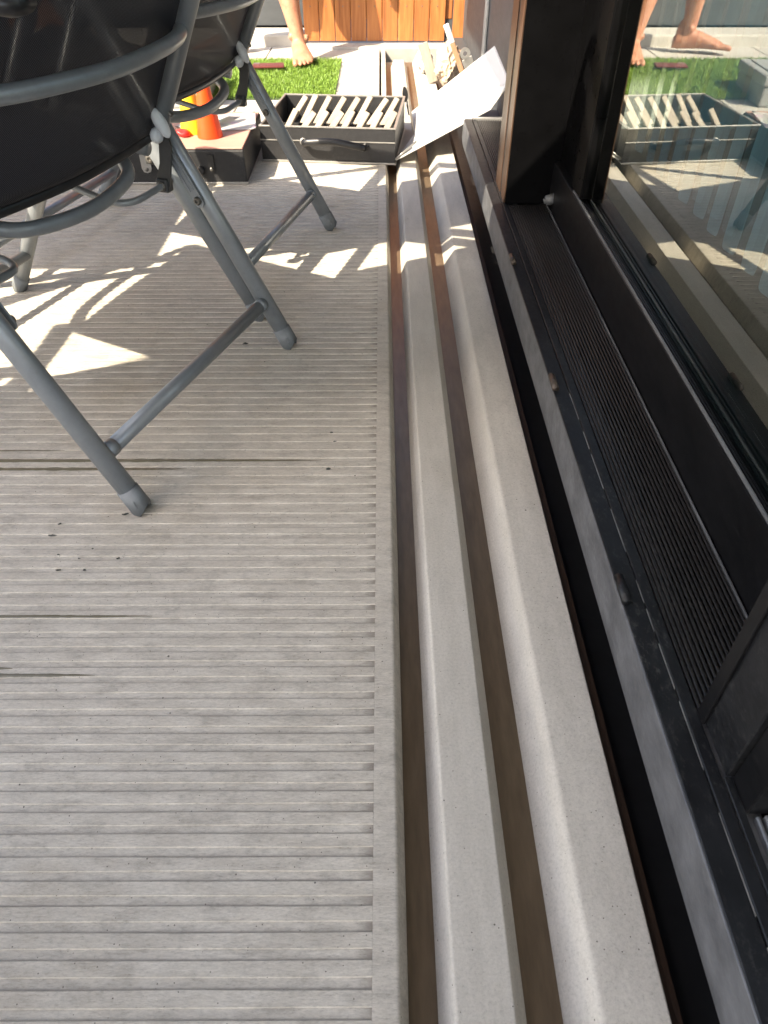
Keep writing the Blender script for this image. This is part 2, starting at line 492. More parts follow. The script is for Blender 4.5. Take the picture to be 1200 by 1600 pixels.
def add_tube(bm, pts, rad, segs=14, cap=True, ell=None, up=Vector((0, 0, 1))):
    """swept tube; rad number or list; ell=(a,b) multipliers on the section axes"""
    pts = [Vector(p) for p in pts]
    n = len(pts)
    rads = rad if isinstance(rad, (list, tuple)) else [rad] * n
    ea, eb = ell or (1, 1)
    rings = []
    prev = None
    for i, p in enumerate(pts):
        t = (pts[min(i + 1, n - 1)] - pts[max(i - 1, 0)]).normalized()
        if prev is None:
            ref = up if abs(t.dot(up)) < 0.95 else Vector((1, 0, 0))
            a = (ref - t * ref.dot(t)).normalized()
        else:
            a = (prev - t * prev.dot(t)).normalized()
        prev = a
        b = t.cross(a)
        ring = []
        for k in range(segs):
            ang = 2 * math.pi * k / segs
            ring.append(bm.verts.new(p + a * math.cos(ang) * rads[i] * ea + b * math.sin(ang) * rads[i] * eb))
        rings.append(ring)
    for i in range(n - 1):
        for k in range(segs):
            bm.faces.new((rings[i][k], rings[i][(k + 1) % segs], rings[i + 1][(k + 1) % segs], rings[i + 1][k]))
    if cap:
        bm.faces.new(rings[0][::-1])
        bm.faces.new(rings[-1])

def tube(name, pts, rad, mat, parent=None, segs=14, ell=None, up=Vector((0, 0, 1))):
    bm = bmesh.new()
    add_tube(bm, pts, rad, segs, True, ell, up)
    return finish(bm, name, mat, parent, True)

def autosmooth(o, ang=40):
    me = o.data
    for p in me.polygons:
        p.use_smooth = True
    bm = bmesh.new(); bm.from_mesh(me)
    for e in bm.edges:
        if len(e.link_faces) == 2 and e.calc_face_angle(0) > R(ang):
            e.smooth = False
    bm.to_mesh(me); bm.free()

def fillet(poly, rads, n=5):
    """round the inner corners of an open polyline of (x,z) points"""
    out = [Vector(poly[0])]
    for i in range(1, len(poly) - 1):
        p = Vector(poly[i]); a = (Vector(poly[i - 1]) - p); b = (Vector(poly[i + 1]) - p)
        r = min(rads[i], a.length * 0.45, b.length * 0.45)
        p1 = p + a.normalized() * r; p2 = p + b.normalized() * r
        for k in range(n + 1):
            t = k / n
            out.append(p1 * (1 - t) ** 2 + p * 2 * t * (1 - t) + p2 * t * t)
    out.append(Vector(poly[-1]))
    return out

def extrude_profile(name, prof, y0, y1, mat, parent=None, steps=60, wob=0.0, close_bottom=None, seed=0):
    bm = bmesh.new()
    rows = []
    pts = [Vector((p[0], p[1])) for p in prof]
    if close_bottom is not None:
        pts = [Vector((pts[0].x, close_bottom))] + pts + [Vector((pts[-1].x, close_bottom))]
    for j in range(steps + 1):
        y = y0 + (y1 - y0) * j / steps
        dx = wob * mnoise.noise(Vector((seed, y * 1.3, 0)))
        dz = wob * 0.5 * mnoise.noise(Vector((seed + 9, y * 1.7, 3)))
        rows.append([bm.verts.new((p.x + dx, y, p.y + dz)) for p in pts])
    m = len(pts)
    for j in range(steps):
        for k in range(m - 1):
            bm.faces.new((rows[j][k], rows[j + 1][k], rows[j + 1][k + 1], rows[j][k + 1]))
        if close_bottom is not None:
            bm.faces.new((rows[j][m - 1], rows[j + 1][m - 1], rows[j + 1][0], rows[j][0]))
    if close_bottom is not None:
        bm.faces.new(rows[0]); bm.faces.new(rows[-1][::-1])
    o = finish(bm, name, mat, parent, True)
    autosmooth(o, 50)
    return o

def lathe(name, prof, mat, parent=None, segs=28, loc=(0, 0, 0), cap=True):
    bm = bmesh.new()
    rings = []
    for r, z in prof:
        rings.append([bm.verts.new((loc[0] + r * math.cos(2 * math.pi * k / segs), loc[1] + r * math.sin(2 * math.pi * k / segs), loc[2] + z)) for k in range(segs)])
    for i in range(len(rings) - 1):
        for k in range(segs):
            bm.faces.new((rings[i][k], rings[i][(k + 1) % segs], rings[i + 1][(k + 1) % segs], rings[i + 1][k]))
    if cap:
        bm.faces.new(rings[0][::-1]); bm.faces.new(rings[-1])
    o = finish(bm, name, mat, parent, True)
    autosmooth(o, 45)
    return o

def plate(name, outline, thick, mat, parent=None, mtx=None, bevel=0.0):
    """flat outline (local xy) extruded by thick along z"""
    bm = bmesh.new()
    f = bm.faces.new([bm.verts.new((p[0], p[1], 0)) for p in outline])
    r = bmesh.ops.extrude_face_region(bm, geom=[f])
    vs = [g for g in r['geom'] if isinstance(g, bmesh.types.BMVert)]
    bmesh.ops.translate(bm, vec=(0, 0, thick), verts=vs)
    if mtx is not None:
        bmesh.ops.transform(bm, matrix=mtx, verts=bm.verts)
    return finish(bm, name, mat, parent)

# ------------------------------------------------------------------ setting: ground, deck, channels, paving
ground = bpy.data.meshes.new('ground')
ground.from_pydata([(-150, -150, -0.16), (150, -150, -0.16), (150, 150, -0.16), (-150, 150, -0.16)], [], [(0, 1, 2, 3)])
tag(link('ground', ground, 'earth'), kind='structure')

DECK_X0, DECK_Y0, DECK_Y1 = -3.0, -1.2, 2.98
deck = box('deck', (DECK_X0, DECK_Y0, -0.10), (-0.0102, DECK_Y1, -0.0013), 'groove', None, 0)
tag(deck, kind='structure')
bord = extrude_profile('deck_border', fillet([(-0.0101, -0.09), (-0.0101, 0.0), (0.0151, 0.0), (0.0235, -0.035), (0.0236, -0.09)], [0, 0.0, 0.004, 0.004, 0], 5),
                       DECK_Y0, DECK_Y1, 'deck', deck, 70, 0.0, -0.095, 3)
PITCH, GW = 0.02325, 0.0098
def rib_mesh(seed):
    """one flute between two grooves: softly worn edges along its length"""
    rnd = random.Random(seed)
    w = PITCH - GW
    bm = bmesh.new()
    rows = []
    xs = [DECK_X0, -2.0, -1.5, -1.2, -1.0, -0.8, -0.62, -0.45, -0.3, -0.18, -0.08, -0.0103]
    for x in xs:
        a = rnd.uniform(-0.00045, 0.00045); b = rnd.uniform(-0.00045, 0.00045)
        c = 0.00035
        rows.append([bm.verts.new(v) for v in ((x, a - 0.0004, -0.0024), (x, a, -c), (x, a + c, 0), (x, w + b - c, 0), (x, w + b, -c), (x, w + b + 0.0004, -0.0024))])
    for i in range(len(xs) - 1):
        for k in range(5):
            bm.faces.new((rows[i][k], rows[i + 1][k], rows[i + 1][k + 1], rows[i][k + 1]))
    bmesh.ops.recalc_face_normals(bm, faces=bm.faces)
    for f in bm.faces:
        f.normal_update()
    if sum(f.normal.z for f in bm.faces) < 0:
        bmesh.ops.reverse_faces(bm, faces=bm.faces)
    me = bpy.data.meshes.new('rib'); bm.to_mesh(me); bm.free()
    me.materials.append(M['deck'])
    return me
rib_meshes = [rib_mesh(s) for s in range(6)]
y = 0.169 - PITCH * 58
i = 0
while y < DECK_Y1 - PITCH:
    o = bpy.data.objects.new('rib', rib_meshes[(i * 5 + i // 6) % 6])
    COL.objects.link(o); o.parent = deck
    o.location = (0, y, 0.0)
    y += PITCH; i += 1

CH_Y0, CH_Y1 = -1.2, 4.42
strip = empty('ridged_channel_strip', (0.13, 1.6, -0.05))
tag(strip, 'pale cement strip with two raised ridges and brown channels between deck and door', 'channel')
inv = Matrix.Translation((-0.13, -1.6, 0.05))
def reparent(o, p):
    o.parent = p
    o.matrix_parent_inverse = p.matrix_basis.inverted()
    return o
reparent(box('channel_floor', (0.0236, CH_Y0, -0.09), (0.2545, CH_Y1 + 0.02, -0.036), 'chan', None, 0), strip)
reparent(extrude_profile('ridge', fillet([(0.0500, -0.045), (0.0503, -0.035), (0.0633, 0.0), (0.1165, 0.0), (0.1318, -0.035), (0.1322, -0.045)], [0, .003, .0032, .002, .004, 0], 6), CH_Y0, CH_Y1 - 0.12, 'ridge', None, 60, 0.0005, -0.046, 5), strip)
reparent(extrude_profile('ridge', fillet([(0.1645, -0.045), (0.1648, -0.035), (0.1895, 0.008), (0.2502, 0.008), (0.2562, -0.045)], [0, .004, .0048, .002, 0], 7), CH_Y0, CH_Y1, 'ridge', None, 60, 0.0006, -0.046, 11), strip)
reparent(box('edge_batten', (0.2575, CH_Y0, -0.09), (0.2730, 3.9, -0.028), 'timber_dark', None, 0.001), strip)

paving = box('paving', (-6, DECK_Y1 + 0.004, -0.14), (0.0232, 9, -0.045), 'earth', None, 0)
tag(paving, kind='structure')
def slab_mesh(sx, sy):
    bm = bmesh.new(); add_box(bm, (0, 0, -0.05), (sx, sy, -0.002), 0.004, 2)
    me = bpy.data.meshes.new('paving_slab'); bmesh.ops.recalc_face_normals(bm, faces=bm.faces); bm.to_mesh(me); bm.free(); me.materials.append(M['paving'])
    return me
sm = slab_mesh(0.594, 0.594)
for ix in range(6):
    for iy in range(3):
        o = bpy.data.objects.new('paving_slab', sm); COL.objects.link(o); o.parent = paving
        o.location = (-0.003 - 0.6 * (ix + 1), DECK_Y1 + 0.01 + 0.6 * iy, random.uniform(-0.001, 0.001))
box('slab_strip', (0.001, DECK_Y1 + 0.01, -0.05), (0.0225, 4.60, -0.002), 'paving', paving, 0.002)
kerb = box('threshold_kerb', (-0.43, 4.57, -0.10), (0.44, 4.86, 0.012), 'kerb', None, 0.008, 2)
tag(kerb, kind='structure')
step = box('step', (-2.6, 4.66, -0.10), (-0.434, 4.90, 0.055), 'paving', None, 0.01, 2)
tag(step, kind='structure')

# ------------------------------------------------------------------ house: upstand, sliding door, room, blind
SZ = 0.125                              # sill top
house = empty('house_wall', (0.45, 1.0, -0.16))
tag(house, 'charcoal house wall carrying the black sliding door', 'wall')
def part(o, p):
    return reparent(o, p)
# upstand under the sill: rolled metal-clad edge with a dark recess below it
part(extrude_profile('sill_apron', fillet([(0.34, 0.030), (0.281, 0.033), (0.2735, 0.062), (0.2755, SZ - 0.004), (0.34, SZ - 0.004)], [0, .022, .026, .002, 0], 8), -1.2, 2.62, 'upstand', None, 110, 0.0035, None, 21), house)
part(box('gap_shade_sheet', (0.2735, -1.2, -0.12), (0.3595, 4.4, -0.085), 'blackplastic', None, 0), house)  # black sheet standing in for the deep shade in the gap
part(box('footing', (0.36, -1.2, -0.20), (0.60, 4.9, 0.036), 'wall_dark', None, 0), house)
part(box('wall_panel', (0.452, 2.66, 0.0365), (0.60, 3.62, 2.7), 'wall_dark', None, 0.004), house)
part(box('wall_panel', (0.452, 3.66, 0.0365), (0.60, 4.88, 2.7), 'wall_dark', None, 0.004), house)
part(box('cover_trim', (0.440, 3.600, 0.0365), (0.4505, 3.625, 2.7), 'wall_trim', None, 0.002), house)
part(box('cover_trim', (0.440, 3.652, 0.0365), (0.4505, 3.668, 2.7), 'wall_trim', None, 0.002), house)
part(box('wall_above_door', (0.29, -1.2, 2.25), (0.60, 2.655, 2.7), 'wall_dark', None, 0.004), house)

door = empty('sliding_door', (0.42, 0.9, SZ))
tag(door, 'black aluminium sliding door with ribbed sill track and large glass panes', 'door')
SX0, SX1, RX0, RX1 = 0.2755, 0.3135, 0.3135, 0.4120
d_y0, d_y1 = -1.2, 2.62
part(box('sill_plate', (SX0, d_y0, SZ - 0.003), (0.2995, d_y1, SZ), 'black_worn', None, 0.0008), door)
part(box('sill_plate', (0.3005, d_y0, SZ - 0.003), (SX1, d_y1, SZ + 0.002), 'black_worn', None, 0.0008), door)
part(box('sill_base', (0.3005, d_y0, 0.037), (0.62, d_y1, SZ - 0.008), 'black', None, 0), door)
# bare-metal wear along the plate seam, in broken lengths
rnd = random.Random(4)
yy = 0.05
while yy < 0.95:
    L = rnd.uniform(0.02, 0.09)
    part(box('worn_edge', (0.29945, yy, SZ - 0.0012), (0.30005, yy + L, SZ + 0.0004), 'scratch', None, 0), door)
    yy += L + rnd.uniform(0.004, 0.05)
NR = 16
rb = bmesh.new(); add_box(rb, (-0.0016, 0.389, SZ - 0.008), (0.0016, 1.812, SZ + 0.0008), 0.0006, 1)
rme = bpy.data.meshes.new('track_rib'); bmesh.ops.recalc_face_normals(rb, faces=rb.faces); rb.to_mesh(rme); rb.free(); rme.materials.append(M['track'])
rb = bmesh.new(); add_box(rb, (-0.0016, 1.99, SZ - 0.008), (0.0016, 2.60, SZ + 0.0008), 0.0006, 1)
rme2 = bpy.data.meshes.new('track_rib'); bmesh.ops.recalc_face_normals(rb, faces=rb.faces); rb.to_mesh(rme2); rb.free(); rme2.materials.append(M['track'])
for k in range(NR):
    for me_ in (rme, rme2):
        o = bpy.data.objects.new('track_rib', me_); COL.objects.link(o)
        o.location = (RX0 + 0.004 + k * (RX1 - RX0 - 0.006) / NR, 0, 0)
        part(o, door)
part(box('track_edge', (RX1 - 0.004, 0.389, SZ - 0.008), (RX1 - 0.0025, 1.812, SZ + 0.003), 'seal', None, 0), door)
RZ = 0.226
br = part(box('bottom_rail', (RX1 + 0.0005, 0.35, SZ - 0.004), (0.470, 1.815, RZ), 'black', None, 0.0015), door)
part(box('glazing_bead', (RX1 + 0.001, 0.35, RZ + 0.0003), (RX1 + 0.005, 1.60, RZ + 0.005), 'seal', None, 0.001), br)
for k, (xa, za) in enumerate(((0.419, .004), (0.4235, .003), (0.428, .006), (0.4325, .004))):
    part(box('glazing_seal', (xa, 0.35, RZ - 0.001), (xa + 0.0028, 1.60, RZ + za), 'black', None, 0.0005), br)
def sheet_pane(name, x, y0, y1, z0, z1):
    return part(box(name, (x, y0, z0), (x + 0.0002, y1, z1), 'glass', None, 0), door)
def pane(x, y0, y1, z0, z1):
    me = bpy.data.meshes.new('glass_pane')
    me.from_pydata([(x, y0, z0), (x, y1, z0), (x, y1, z1), (x, y0, z1)], [], [(0, 3, 2, 1)])
    return part(link('glass_pane', me, 'glass'), door)
pane(0.4266, 0.30, 1.56, RZ - 0.01, 2.12)
pane(0.4405, 0.30, 1.56, RZ - 0.01, 2.12)
# far stile of the sash, then the fixed post with bronze edges
part(box('stile', (0.4135, 1.530, RZ + 0.0055), (0.470, 1.62, 2.16), 'jet', None, 0.003), door)
part(box('stile', (0.428, 1.622, RZ + 0.001), (0.472, 1.812, 2.16), 'jet', None, 0.002), door)
post = part(box('post', (0.3062, 1.8165, SZ + 0.0025), (0.470, 1.985, 2.20), 'jet', None, 0.001), door)
part(box('edge_strip', (0.3030, 1.8190, SZ + 0.0025), (0.3060, 1.874, 2.20), 'bronze', None, 0.0006), post)
part(box('edge_gasket', (0.3048, 1.8745, SZ + 0.0025), (0.3060, 1.9015, 2.20), 'blackplastic', None, 0), post)
part(box('edge_strip', (0.3030, 1.9020, SZ + 0.0025), (0.3060, 1.985, 2.20), 'bronze', None, 0.0006), post)
# near mullion
mul = part(box('mullion', (0.3165, 0.318, SZ + 0.0025), (0.470, 0.3855, 2.20), 'black_worn', None, 0.0012), door)
part(box('mullion_edge', (0.3128, 0.372, SZ + 0.0022), (0.3160, 0.3880, 2.20), 'black', None, 0.0008), mul)
part(box('mullion_stop', (0.3220, 0.283, SZ + 0.0024), (0.470, 0.3172, 2.20), 'black', None, 0.0012), mul)
part(box('sill_rail', (0.3140, -1.2, SZ + 0.0015), (0.3215, 0.3172, SZ + 0.0045), 'black_worn', None, 0.0006), door)
for k, xa in enumerate((0.3295, 0.3365, 0.351, 0.3575)):
    part(box('glazing_seal', (xa, -1.2, SZ - 0.006), (xa + (0.0105 if k == 1 else 0.004), 0.281, SZ + 0.004 + 0.0025 * (k % 2)), 'seal' if k in (0, 1) else 'black', None, 0.0012), door)
pane(0.372, -1.2, 0.30, SZ, 2.12)
part(box('head_rail', (0.300, d_y0, 2.165), (0.47, d_y1, 2.247), 'black', None, 0.002), door)
part(box('track_end_cap', (0.303, 2.601, SZ - 0.02), (0.40, 2.618, SZ + 0.006), 'silver', None, 0.001), door)
# drain barrels on the sill lip
for k, (by, cm) in enumerate(((0.545, 'black_worn'), (0.99, 'barrel'), (1.475, 'barrel'))):
    bm = bmesh.new(); add_tube(bm, [(0.2785, by - 0.018, SZ + 0.0035), (0.2785, by + 0.022, SZ + 0.0035)], 0.0058, 14)
    part(finish(bm, 'drain_barrel', cm, None, True), door)
# bumper at the track end
bm = bmesh.new(); add_tube(bm, [(0.4185, 1.772, SZ + 0.030), (0.3965, 1.772, SZ + 0.024)], [0.013, 0.011], 16)
add_tube(bm, [(0.3965, 1.772, SZ + 0.024), (0.392, 1.772, SZ + 0.0225)], [0.0075, 0.006], 14)
part(finish(bm, 'door_bumper', 'seal', None, True), door)

room = empty('room_interior', (2, 1, 0.1))
tag(room, kind='structure')
part(box('room_floor', (0.63, -1.2, 0.06), (4, 2.6, 0.10), 'room_floor', None, 0), room)
part(box('room_back_wall', (4, -1.2, 0.06), (4.1, 2.6, 0.7), 'room_wall', None, 0), room)
part(box('room_back_wall', (4, -1.2, 2.2), (4.1, 2.6, 2.5), 'room_wall', None, 0), room)  # gap between the two wall pieces: opening added to light the blind
part(box('room_side_wall', (0.61, 2.60, 0.06), (4, 2.65, 2.5), 'room_wall', None, 0), room)
part(box('room_side_wall', (0.61, -1.3, 0.06), (4, -1.21, 2.5), 'room_wall', None, 0), room)
part(box('room_ceiling', (0.61, -1.2, 2.45), (4, 2.6, 2.5), 'room_wall', None, 0), room)

blind = empty('vertical_blind', (0.61, 1.2, 0.25))
tag(blind, 'pale teal vertical blind hanging behind the glass pane', 'blind')
def slat_mesh():
    bm = bmesh.new()
    prof = []
    W = 0.084
    for k in range(13):
        u = k / 12 - 0.5
        prof.append((u * W, 0.010 * math.cos(u * math.pi) ** 1))
    rows = []
    for z, inset in ((0.0, 0.012), (0.003, 0.005), (0.010, 0.001), (0.022, 0), (1.9, 0)):
        s = (W / 2 - inset) / (W / 2)
        rows.append([bm.verts.new((p[0] * s, p[1], z)) for p in prof])
    for i in range(len(rows) - 1):
        for k in range(12):
            bm.faces.new((rows[i][k], rows[i][k + 1], rows[i + 1][k + 1], rows[i + 1][k]))
    me = bpy.data.meshes.new('slat'); bm.to_mesh(me); bm.free()
    for p in me.polygons: p.use_smooth = True
    me.materials.append(M['slat'])
    return me
slm = slat_mesh()
for k in range(18):
    o = bpy.data.objects.new('slat', slm); COL.objects.link(o)
    o.location = (0.612 + random.uniform(-.003, .003), 0.40 + 0.0835 * k, 0.25)
    o.rotation_euler = (0, 0, R(81 + random.uniform(-4, 4)))
    part(o, blind)
part(box('head_rail', (0.59, 0.3, 2.152), (0.634, 2.0, 2.18), 'room_wall', None, 0.003), blind)

# ------------------------------------------------------------------ far end: gate, cladding, fences, added shade blockers
GY = 4.69
gate = empty('timber_gate', (0.0, GY, 0.03))
tag(gate, 'orange brown timber gate of upright boards at the far end', 'gate')
def board_mesh(w, h, t, name='board', mat='wood'):
    bm = bmesh.new(); add_box(bm, (-w / 2, 0, 0), (w / 2, t, h), 0.0025, 1)
    bmesh.ops.recalc_face_normals(bm, faces=bm.faces)
    me = bpy.data.meshes.new(name); bm.to_mesh(me); bm.free(); me.materials.append(M[mat]); return me
bmsh = board_mesh(0.0835, 1.75, 0.019)
for k in range(9):
    o = bpy.data.objects.new('board', bmsh); COL.objects.link(o)
    o.location = (-0.383 + 0.0865 * k, GY, 0.020); part(o, gate)
    for zz in (0.18, 1.5):
        s = part(lathe('screw', [(0.0035, 0), (0.003, 0.0012), (0.001, 0.0016)], 'bolt', None, 10), gate)
        s.matrix_basis = Matrix.Translation((-0.383 + 0.0865 * k + random.uniform(-.004, .004), GY, zz)) @ Matrix.Rotation(R(90), 4, 'X')
o = bpy.data.objects.new('board', board_mesh(0.075, 1.75, 0.019)); COL.objects.link(o); o.location = (0.432, GY + 0.004, 0.020); part(o, gate)
part(box('gate_rail', (-0.42, GY + 0.021, 0.12), (0.39, GY + 0.06, 0.21), 'wood', None, 0.003), gate)
part(box('gate_rail', (-0.42, GY + 0.021, 1.45), (0.39, GY + 0.06, 1.54), 'wood', None, 0.003), gate)
part(box('latch_post', (0.355, GY + 0.025, 0.0125), (0.45, GY + 0.11, 1.9), 'wall_dark', None, 0.004), gate)

clad = empty('clad_wall', (-1.2, 4.93, 0))
tag(clad, 'charcoal wall of wide horizontal boards left of the timber gate', 'wall')
for k in range(11):
    part(box('cladding_board', (-1.70, 4.925, 0.058 + 0.18 * k), (-0.436, 4.95, 0.058 + 0.18 * k + 0.174), 'wall_dark', None, 0.004), clad)
part(box('backing', (-1.70, 4.951, -0.1), (-0.436, 5.0, 2.03), 'blackplastic', None, 0), clad)
part(box('corner_post', (-0.4345, 4.865, 0.0125), (-0.4285, 4.96, 1.95), 'wall_dark', None, 0.001), clad)

fence = empty('timber_fence', (-3, 5.2, 0))
tag(fence, 'orange timber fence of upright boards, mirrored in the glass beyond the legs', 'fence')
fm = board_mesh(0.088, 1.8, 0.02, 'board')
for k in range(18):
    o = bpy.data.objects.new('board', fm); COL.objects.link(o); o.location = (-1.76 - 0.0905 * k, 4.93, 0.02); part(o, fence)
part(box('fence_rail', (-3.4, 4.955, 0.3), (-1.71, 4.99, 0.39), 'wood', None, 0.003), fence)
part(box('fence_rail', (-3.4, 4.955, 1.4), (-1.71, 4.99, 1.49), 'wood', None, 0.003), fence)

shade_roof = plate('added_shade_roof', [(0.62, 2.80), (-1.35, 2.80), (-1.35, 0.95), (-0.75, 0.95), (-0.75, -3.0), (0.62, -3.0)], 0.12, 'roof', None, Matrix.Translation((0, 0, 2.45)))  # added out of view, outlined to block light from overhead
tag(shade_roof, 'pale flat roof added above the picture to cut the overhead light', 'roof')
sail = plate('added_shade_sail', [(-1.05, -0.28), (-1.62, -0.33), (-2.37, -0.55), (-2.72, -0.77), (-4.9, -1.6), (-4.9, -4.6), (-1.05, -4.2)], 0.01, 'roof', None, Matrix.Translation((0, 0, 2.55)))  # added out of view; its edge shapes the sun limit on the deck
tag(sail, 'pale shade sail added out of view to keep sun off the near deck', 'shade sail')

# ------------------------------------------------------------------ folding sling chairs
W = 0.272
def lerp(a, b, t): return Vector(a) * (1 - t) + Vector(b) * t
def bolt_at(p, axis, parent, r=0.008, h=0.006, mat='bolt'):
    """domed bolt head with a socket, axis along +-x"""
    o = lathe('bolt', [(r, 0), (r, h * 0.5), (r * 0.75, h), (r * 0.42, h), (r * 0.36, h * 0.45), (0.0005, h * 0.45)], mat, parent, 16)
    o.matrix_basis = Matrix.Translation(p) @ Matrix.Rotation(R(90) * axis, 4, 'Y')
    return o

def make_chair():
    root = empty('folding_chair')
    # legs: rear pair rises forwards, front pair rises backwards, meeting under the armrest
    for s in (-1, 1):
        f0, f1 = Vector((s * W, 0.0, 0.012)), Vector((s * W, 0.325, 0.612))
        lg = tube('leg', [f0, lerp(f0, f1, .5), f1], 0.0158, 'steel', root, 18, (1.12, 0.95))
        d = (f1 - f0).normalized()
        bm = bmesh.new()
        add_tube(bm, [f0 - d * 0.004, f0 + d * 0.030], 0.0172, 18, True, (1.12, 0.95))
        for v in bm.verts:
            v.co.z = max(v.co.z, 0.0002)
        for v in bm.verts:
            if v.co.z < 0.014: v.co.z = 0.0003
        finish(bm, 'foot_cap', 'cap', lg, True)
        g0, g1 = Vector((s * (W + .028), 0.715, 0.012)), Vector((s * (W + .024), 0.33, 0.600))
        lg = tube('leg', [g0, lerp(g0, g1, .5), g1], 0.0150, 'steel', root, 18, (1.1, 0.95))
        d = (g1 - g0).normalized()
        bm = bmesh.new()
        add_tube(bm, [g0 - d * 0.004, g0 + d * 0.030], 0.0165, 18, True, (1.1, 0.95))
        for v in bm.verts:
            if v.co.z < 0.014: v.co.z = 0.0003
        finish(bm, 'foot_cap', 'cap', lg, True)
    # stretchers, with flattened weld collars
    a = 0.135
    tube('stretcher', [(-W + .006, a * .325, a * .612 + .01), (W - .006, a * .325, a * .612 + .01)], 0.0125, 'steel', root, 16)
    for s in (-1, 1):
        tube('collar', [(s * (W - .030), a * .325, a * .612 + .01), (s * (W - .013), a * .325, a * .612 + .01)], 0.0137, 'steel', root, 16)
    b = 0.16
    tube('stretcher', [(-W - .020, .715 - b * .385, b * .6), (W + .020, .715 - b * .385, b * .6)], 0.0115, 'steel', root, 16)
    # back posts and top rail, one bent tube each
    pw = W - 0.020
    p0, p1 = Vector((0, 0.212, 0.388)), Vector((0, -0.150, 1.066))
    for s in (-1, 1):
        tube('back_post', [p0 + Vector((s * pw, 0, 0)), lerp(p0, p1, .5) + Vector((s * pw, 0, 0)), p1 + Vector((s * pw, 0, 0))], 0.0150, 'steel', root, 18)
    tube('top_rail', catmull([p1 + Vector((-pw, 0, 0)), p1 + Vector((-pw + .02, -.018, .03)), p1 + Vector((-.1, -.03, .045)), p1 + Vector((.1, -.03, .045)), p1 + Vector((pw - .02, -.018, .03)), p1 + Vector((pw, 0, 0))]), 0.0145, 'steel', root, 16)
    # bowed brace behind the back
    for f, dz in ((0.245, 0.0), (0.66, 0.0)):
        q = lerp(p0, p1, f)
        pts = [q + Vector((x_, -d_, -d_ * .15)) for x_, d_ in ((-pw, -.004), (-pw * .80, .020), (-pw * .5, .038), (0, .050), (pw * .5, .038), (pw * .80, .020), (pw, -.004))]
        tube('back_brace', catmull(pts), 0.0112, 'steel', root, 16)
    # seat frame: side tubes, front rail, bowed rear rail
    s0, s1 = Vector((0, 0.225, 0.372)), Vector((0, 0.685, 0.440))
    sw = W - 0.036
    for s in (-1, 1):
        tube('seat_rail', [s0 + Vector((s * sw, 0, 0)), lerp(s0, s1, .5) + Vector((s * sw, 0, 0)), s1 + Vector((s * sw, 0, 0))], 0.0125, 'steel', root, 16)
    tube('seat_rail', catmull([s1 + Vector((-sw, 0, 0)), s1 + Vector((-sw * .6, .03, -.012)), s1 + Vector((0, .04, -.016)), s1 + Vector((sw * .6, .03, -.012)), s1 + Vector((sw, 0, 0))]), 0.0125, 'steel', root, 16)
    tube('seat_bow', catmull([(-.178, .275, .392), (-.160, .225, .372), (-.115, .192, .358), (0, .178, .350), (.115, .192, .358), (.160, .225, .372), (.178, .275, .392)]), 0.0112, 'steel', root, 16)
    # sling fabric: back and seat in one sheet, hollowed a little
    path = [lerp(p0, p1, 1.0) + Vector((0, .012, .006)), lerp(p0, p1, .5) + Vector((0, .012, 0)), lerp(p0, p1, .12) + Vector((0, .010, .004)), Vector((0, .222, .392)), Vector((0, .262, .392)), Vector((0, .42, .414)), Vector((0, .690, .458))]
    path = catmull(path, 7)
    bm = bmesh.new()
    uvl = bm.loops.layers.uv.new('UVMap')
    NX = 22
    rows, lens, acc = [], [], 0.0
    for i, p in enumerate(path):
        if i: acc += (p - path[i - 1]).length
        t = (path[min(i + 1, len(path) - 1)] - path[max(i - 1, 0)]).normalized()
        nrm = Vector((0, -t.z, t.y)) if True else None
        sag = 0.020
        hw = pw + 0.004 if p.z > 0.405 and p.y < 0.22 else pw - 0.012
        rows.append([bm.verts.new(p + Vector((hw * (2 * k / NX - 1), 0, 0)) - (nrm if nrm.z < 0 or nrm.y < 0 else nrm) * 0 + Vector((0, (-.018 if p.y < .24 else 0), (-.02 if p.y >= .24 else 0))) * (1 - (2 * k / NX - 1) ** 2)) for k in range(NX + 1)])
        lens.append(acc)
    for i in range(len(path) - 1):
        for k in range(NX):
            f = bm.faces.new((rows[i][k], rows[i][k + 1], rows[i + 1][k + 1], rows[i + 1][k]))
            for lp, (uu, vv) in zip(f.loops, ((k, i), (k + 1, i), (k + 1, i + 1), (k, i + 1))):
                lp[uvl].uv = (uu / NX * 2 * pw, lens[vv])
    finish(bm, 'sling_fabric', 'fabric', root, True)
    # stitched hem at the crease
    tube('hem', catmull([(-pw + .012, .206, .396), (-pw * .5, .194, .393), (0, .189, .391), (pw * .5, .194, .393), (pw - .012, .206, .396)]), 0.0042, 'blackplastic', root, 10, (1.6, .7))
    for s in (-1, 1):
        x = s * (W - 0.020)
        # white moulded end clip of the sling
        bm = bmesh.new()
        bmesh.ops.create_uvsphere(bm, u_segments=18, v_segments=12, radius=1.0, matrix=Matrix.Translation((s * (pw - .019), .186, .418)) @ Matrix.Rotation(R(-28), 4, 'X') @ Matrix.Diagonal((.013, .010, .026, 1)))
        bmesh.ops.create_uvsphere(bm, u_segments=14, v_segments=10, radius=1.0, matrix=Matrix.Translation((s * (pw - .021), .196, .398)) @ Matrix.Diagonal((.017, .011, .013, 1)))
        finish(bm, 'end_clip', 'clip', root, True)
        # crescent bracket hanging below the joint to the recline pivot
        out = [(.012, .030), (.026, .012), (.030, -.020), (.022, -.055), (.012, -.090), (-.010, -.096), (-.016, -.082), (.000, -.050), (.006, -.018), (.000, .004), (-.012, .022)]
        mt = Matrix.Translation((x - s * .018, .205, .400)) @ Matrix(((0, 0, s, 0), (-1, 0, 0, 0), (0, 1, 0, 0), (0, 0, 0, 1)))
        plate('pivot_bracket', out, 0.004, 'steel_dark', root, mt)
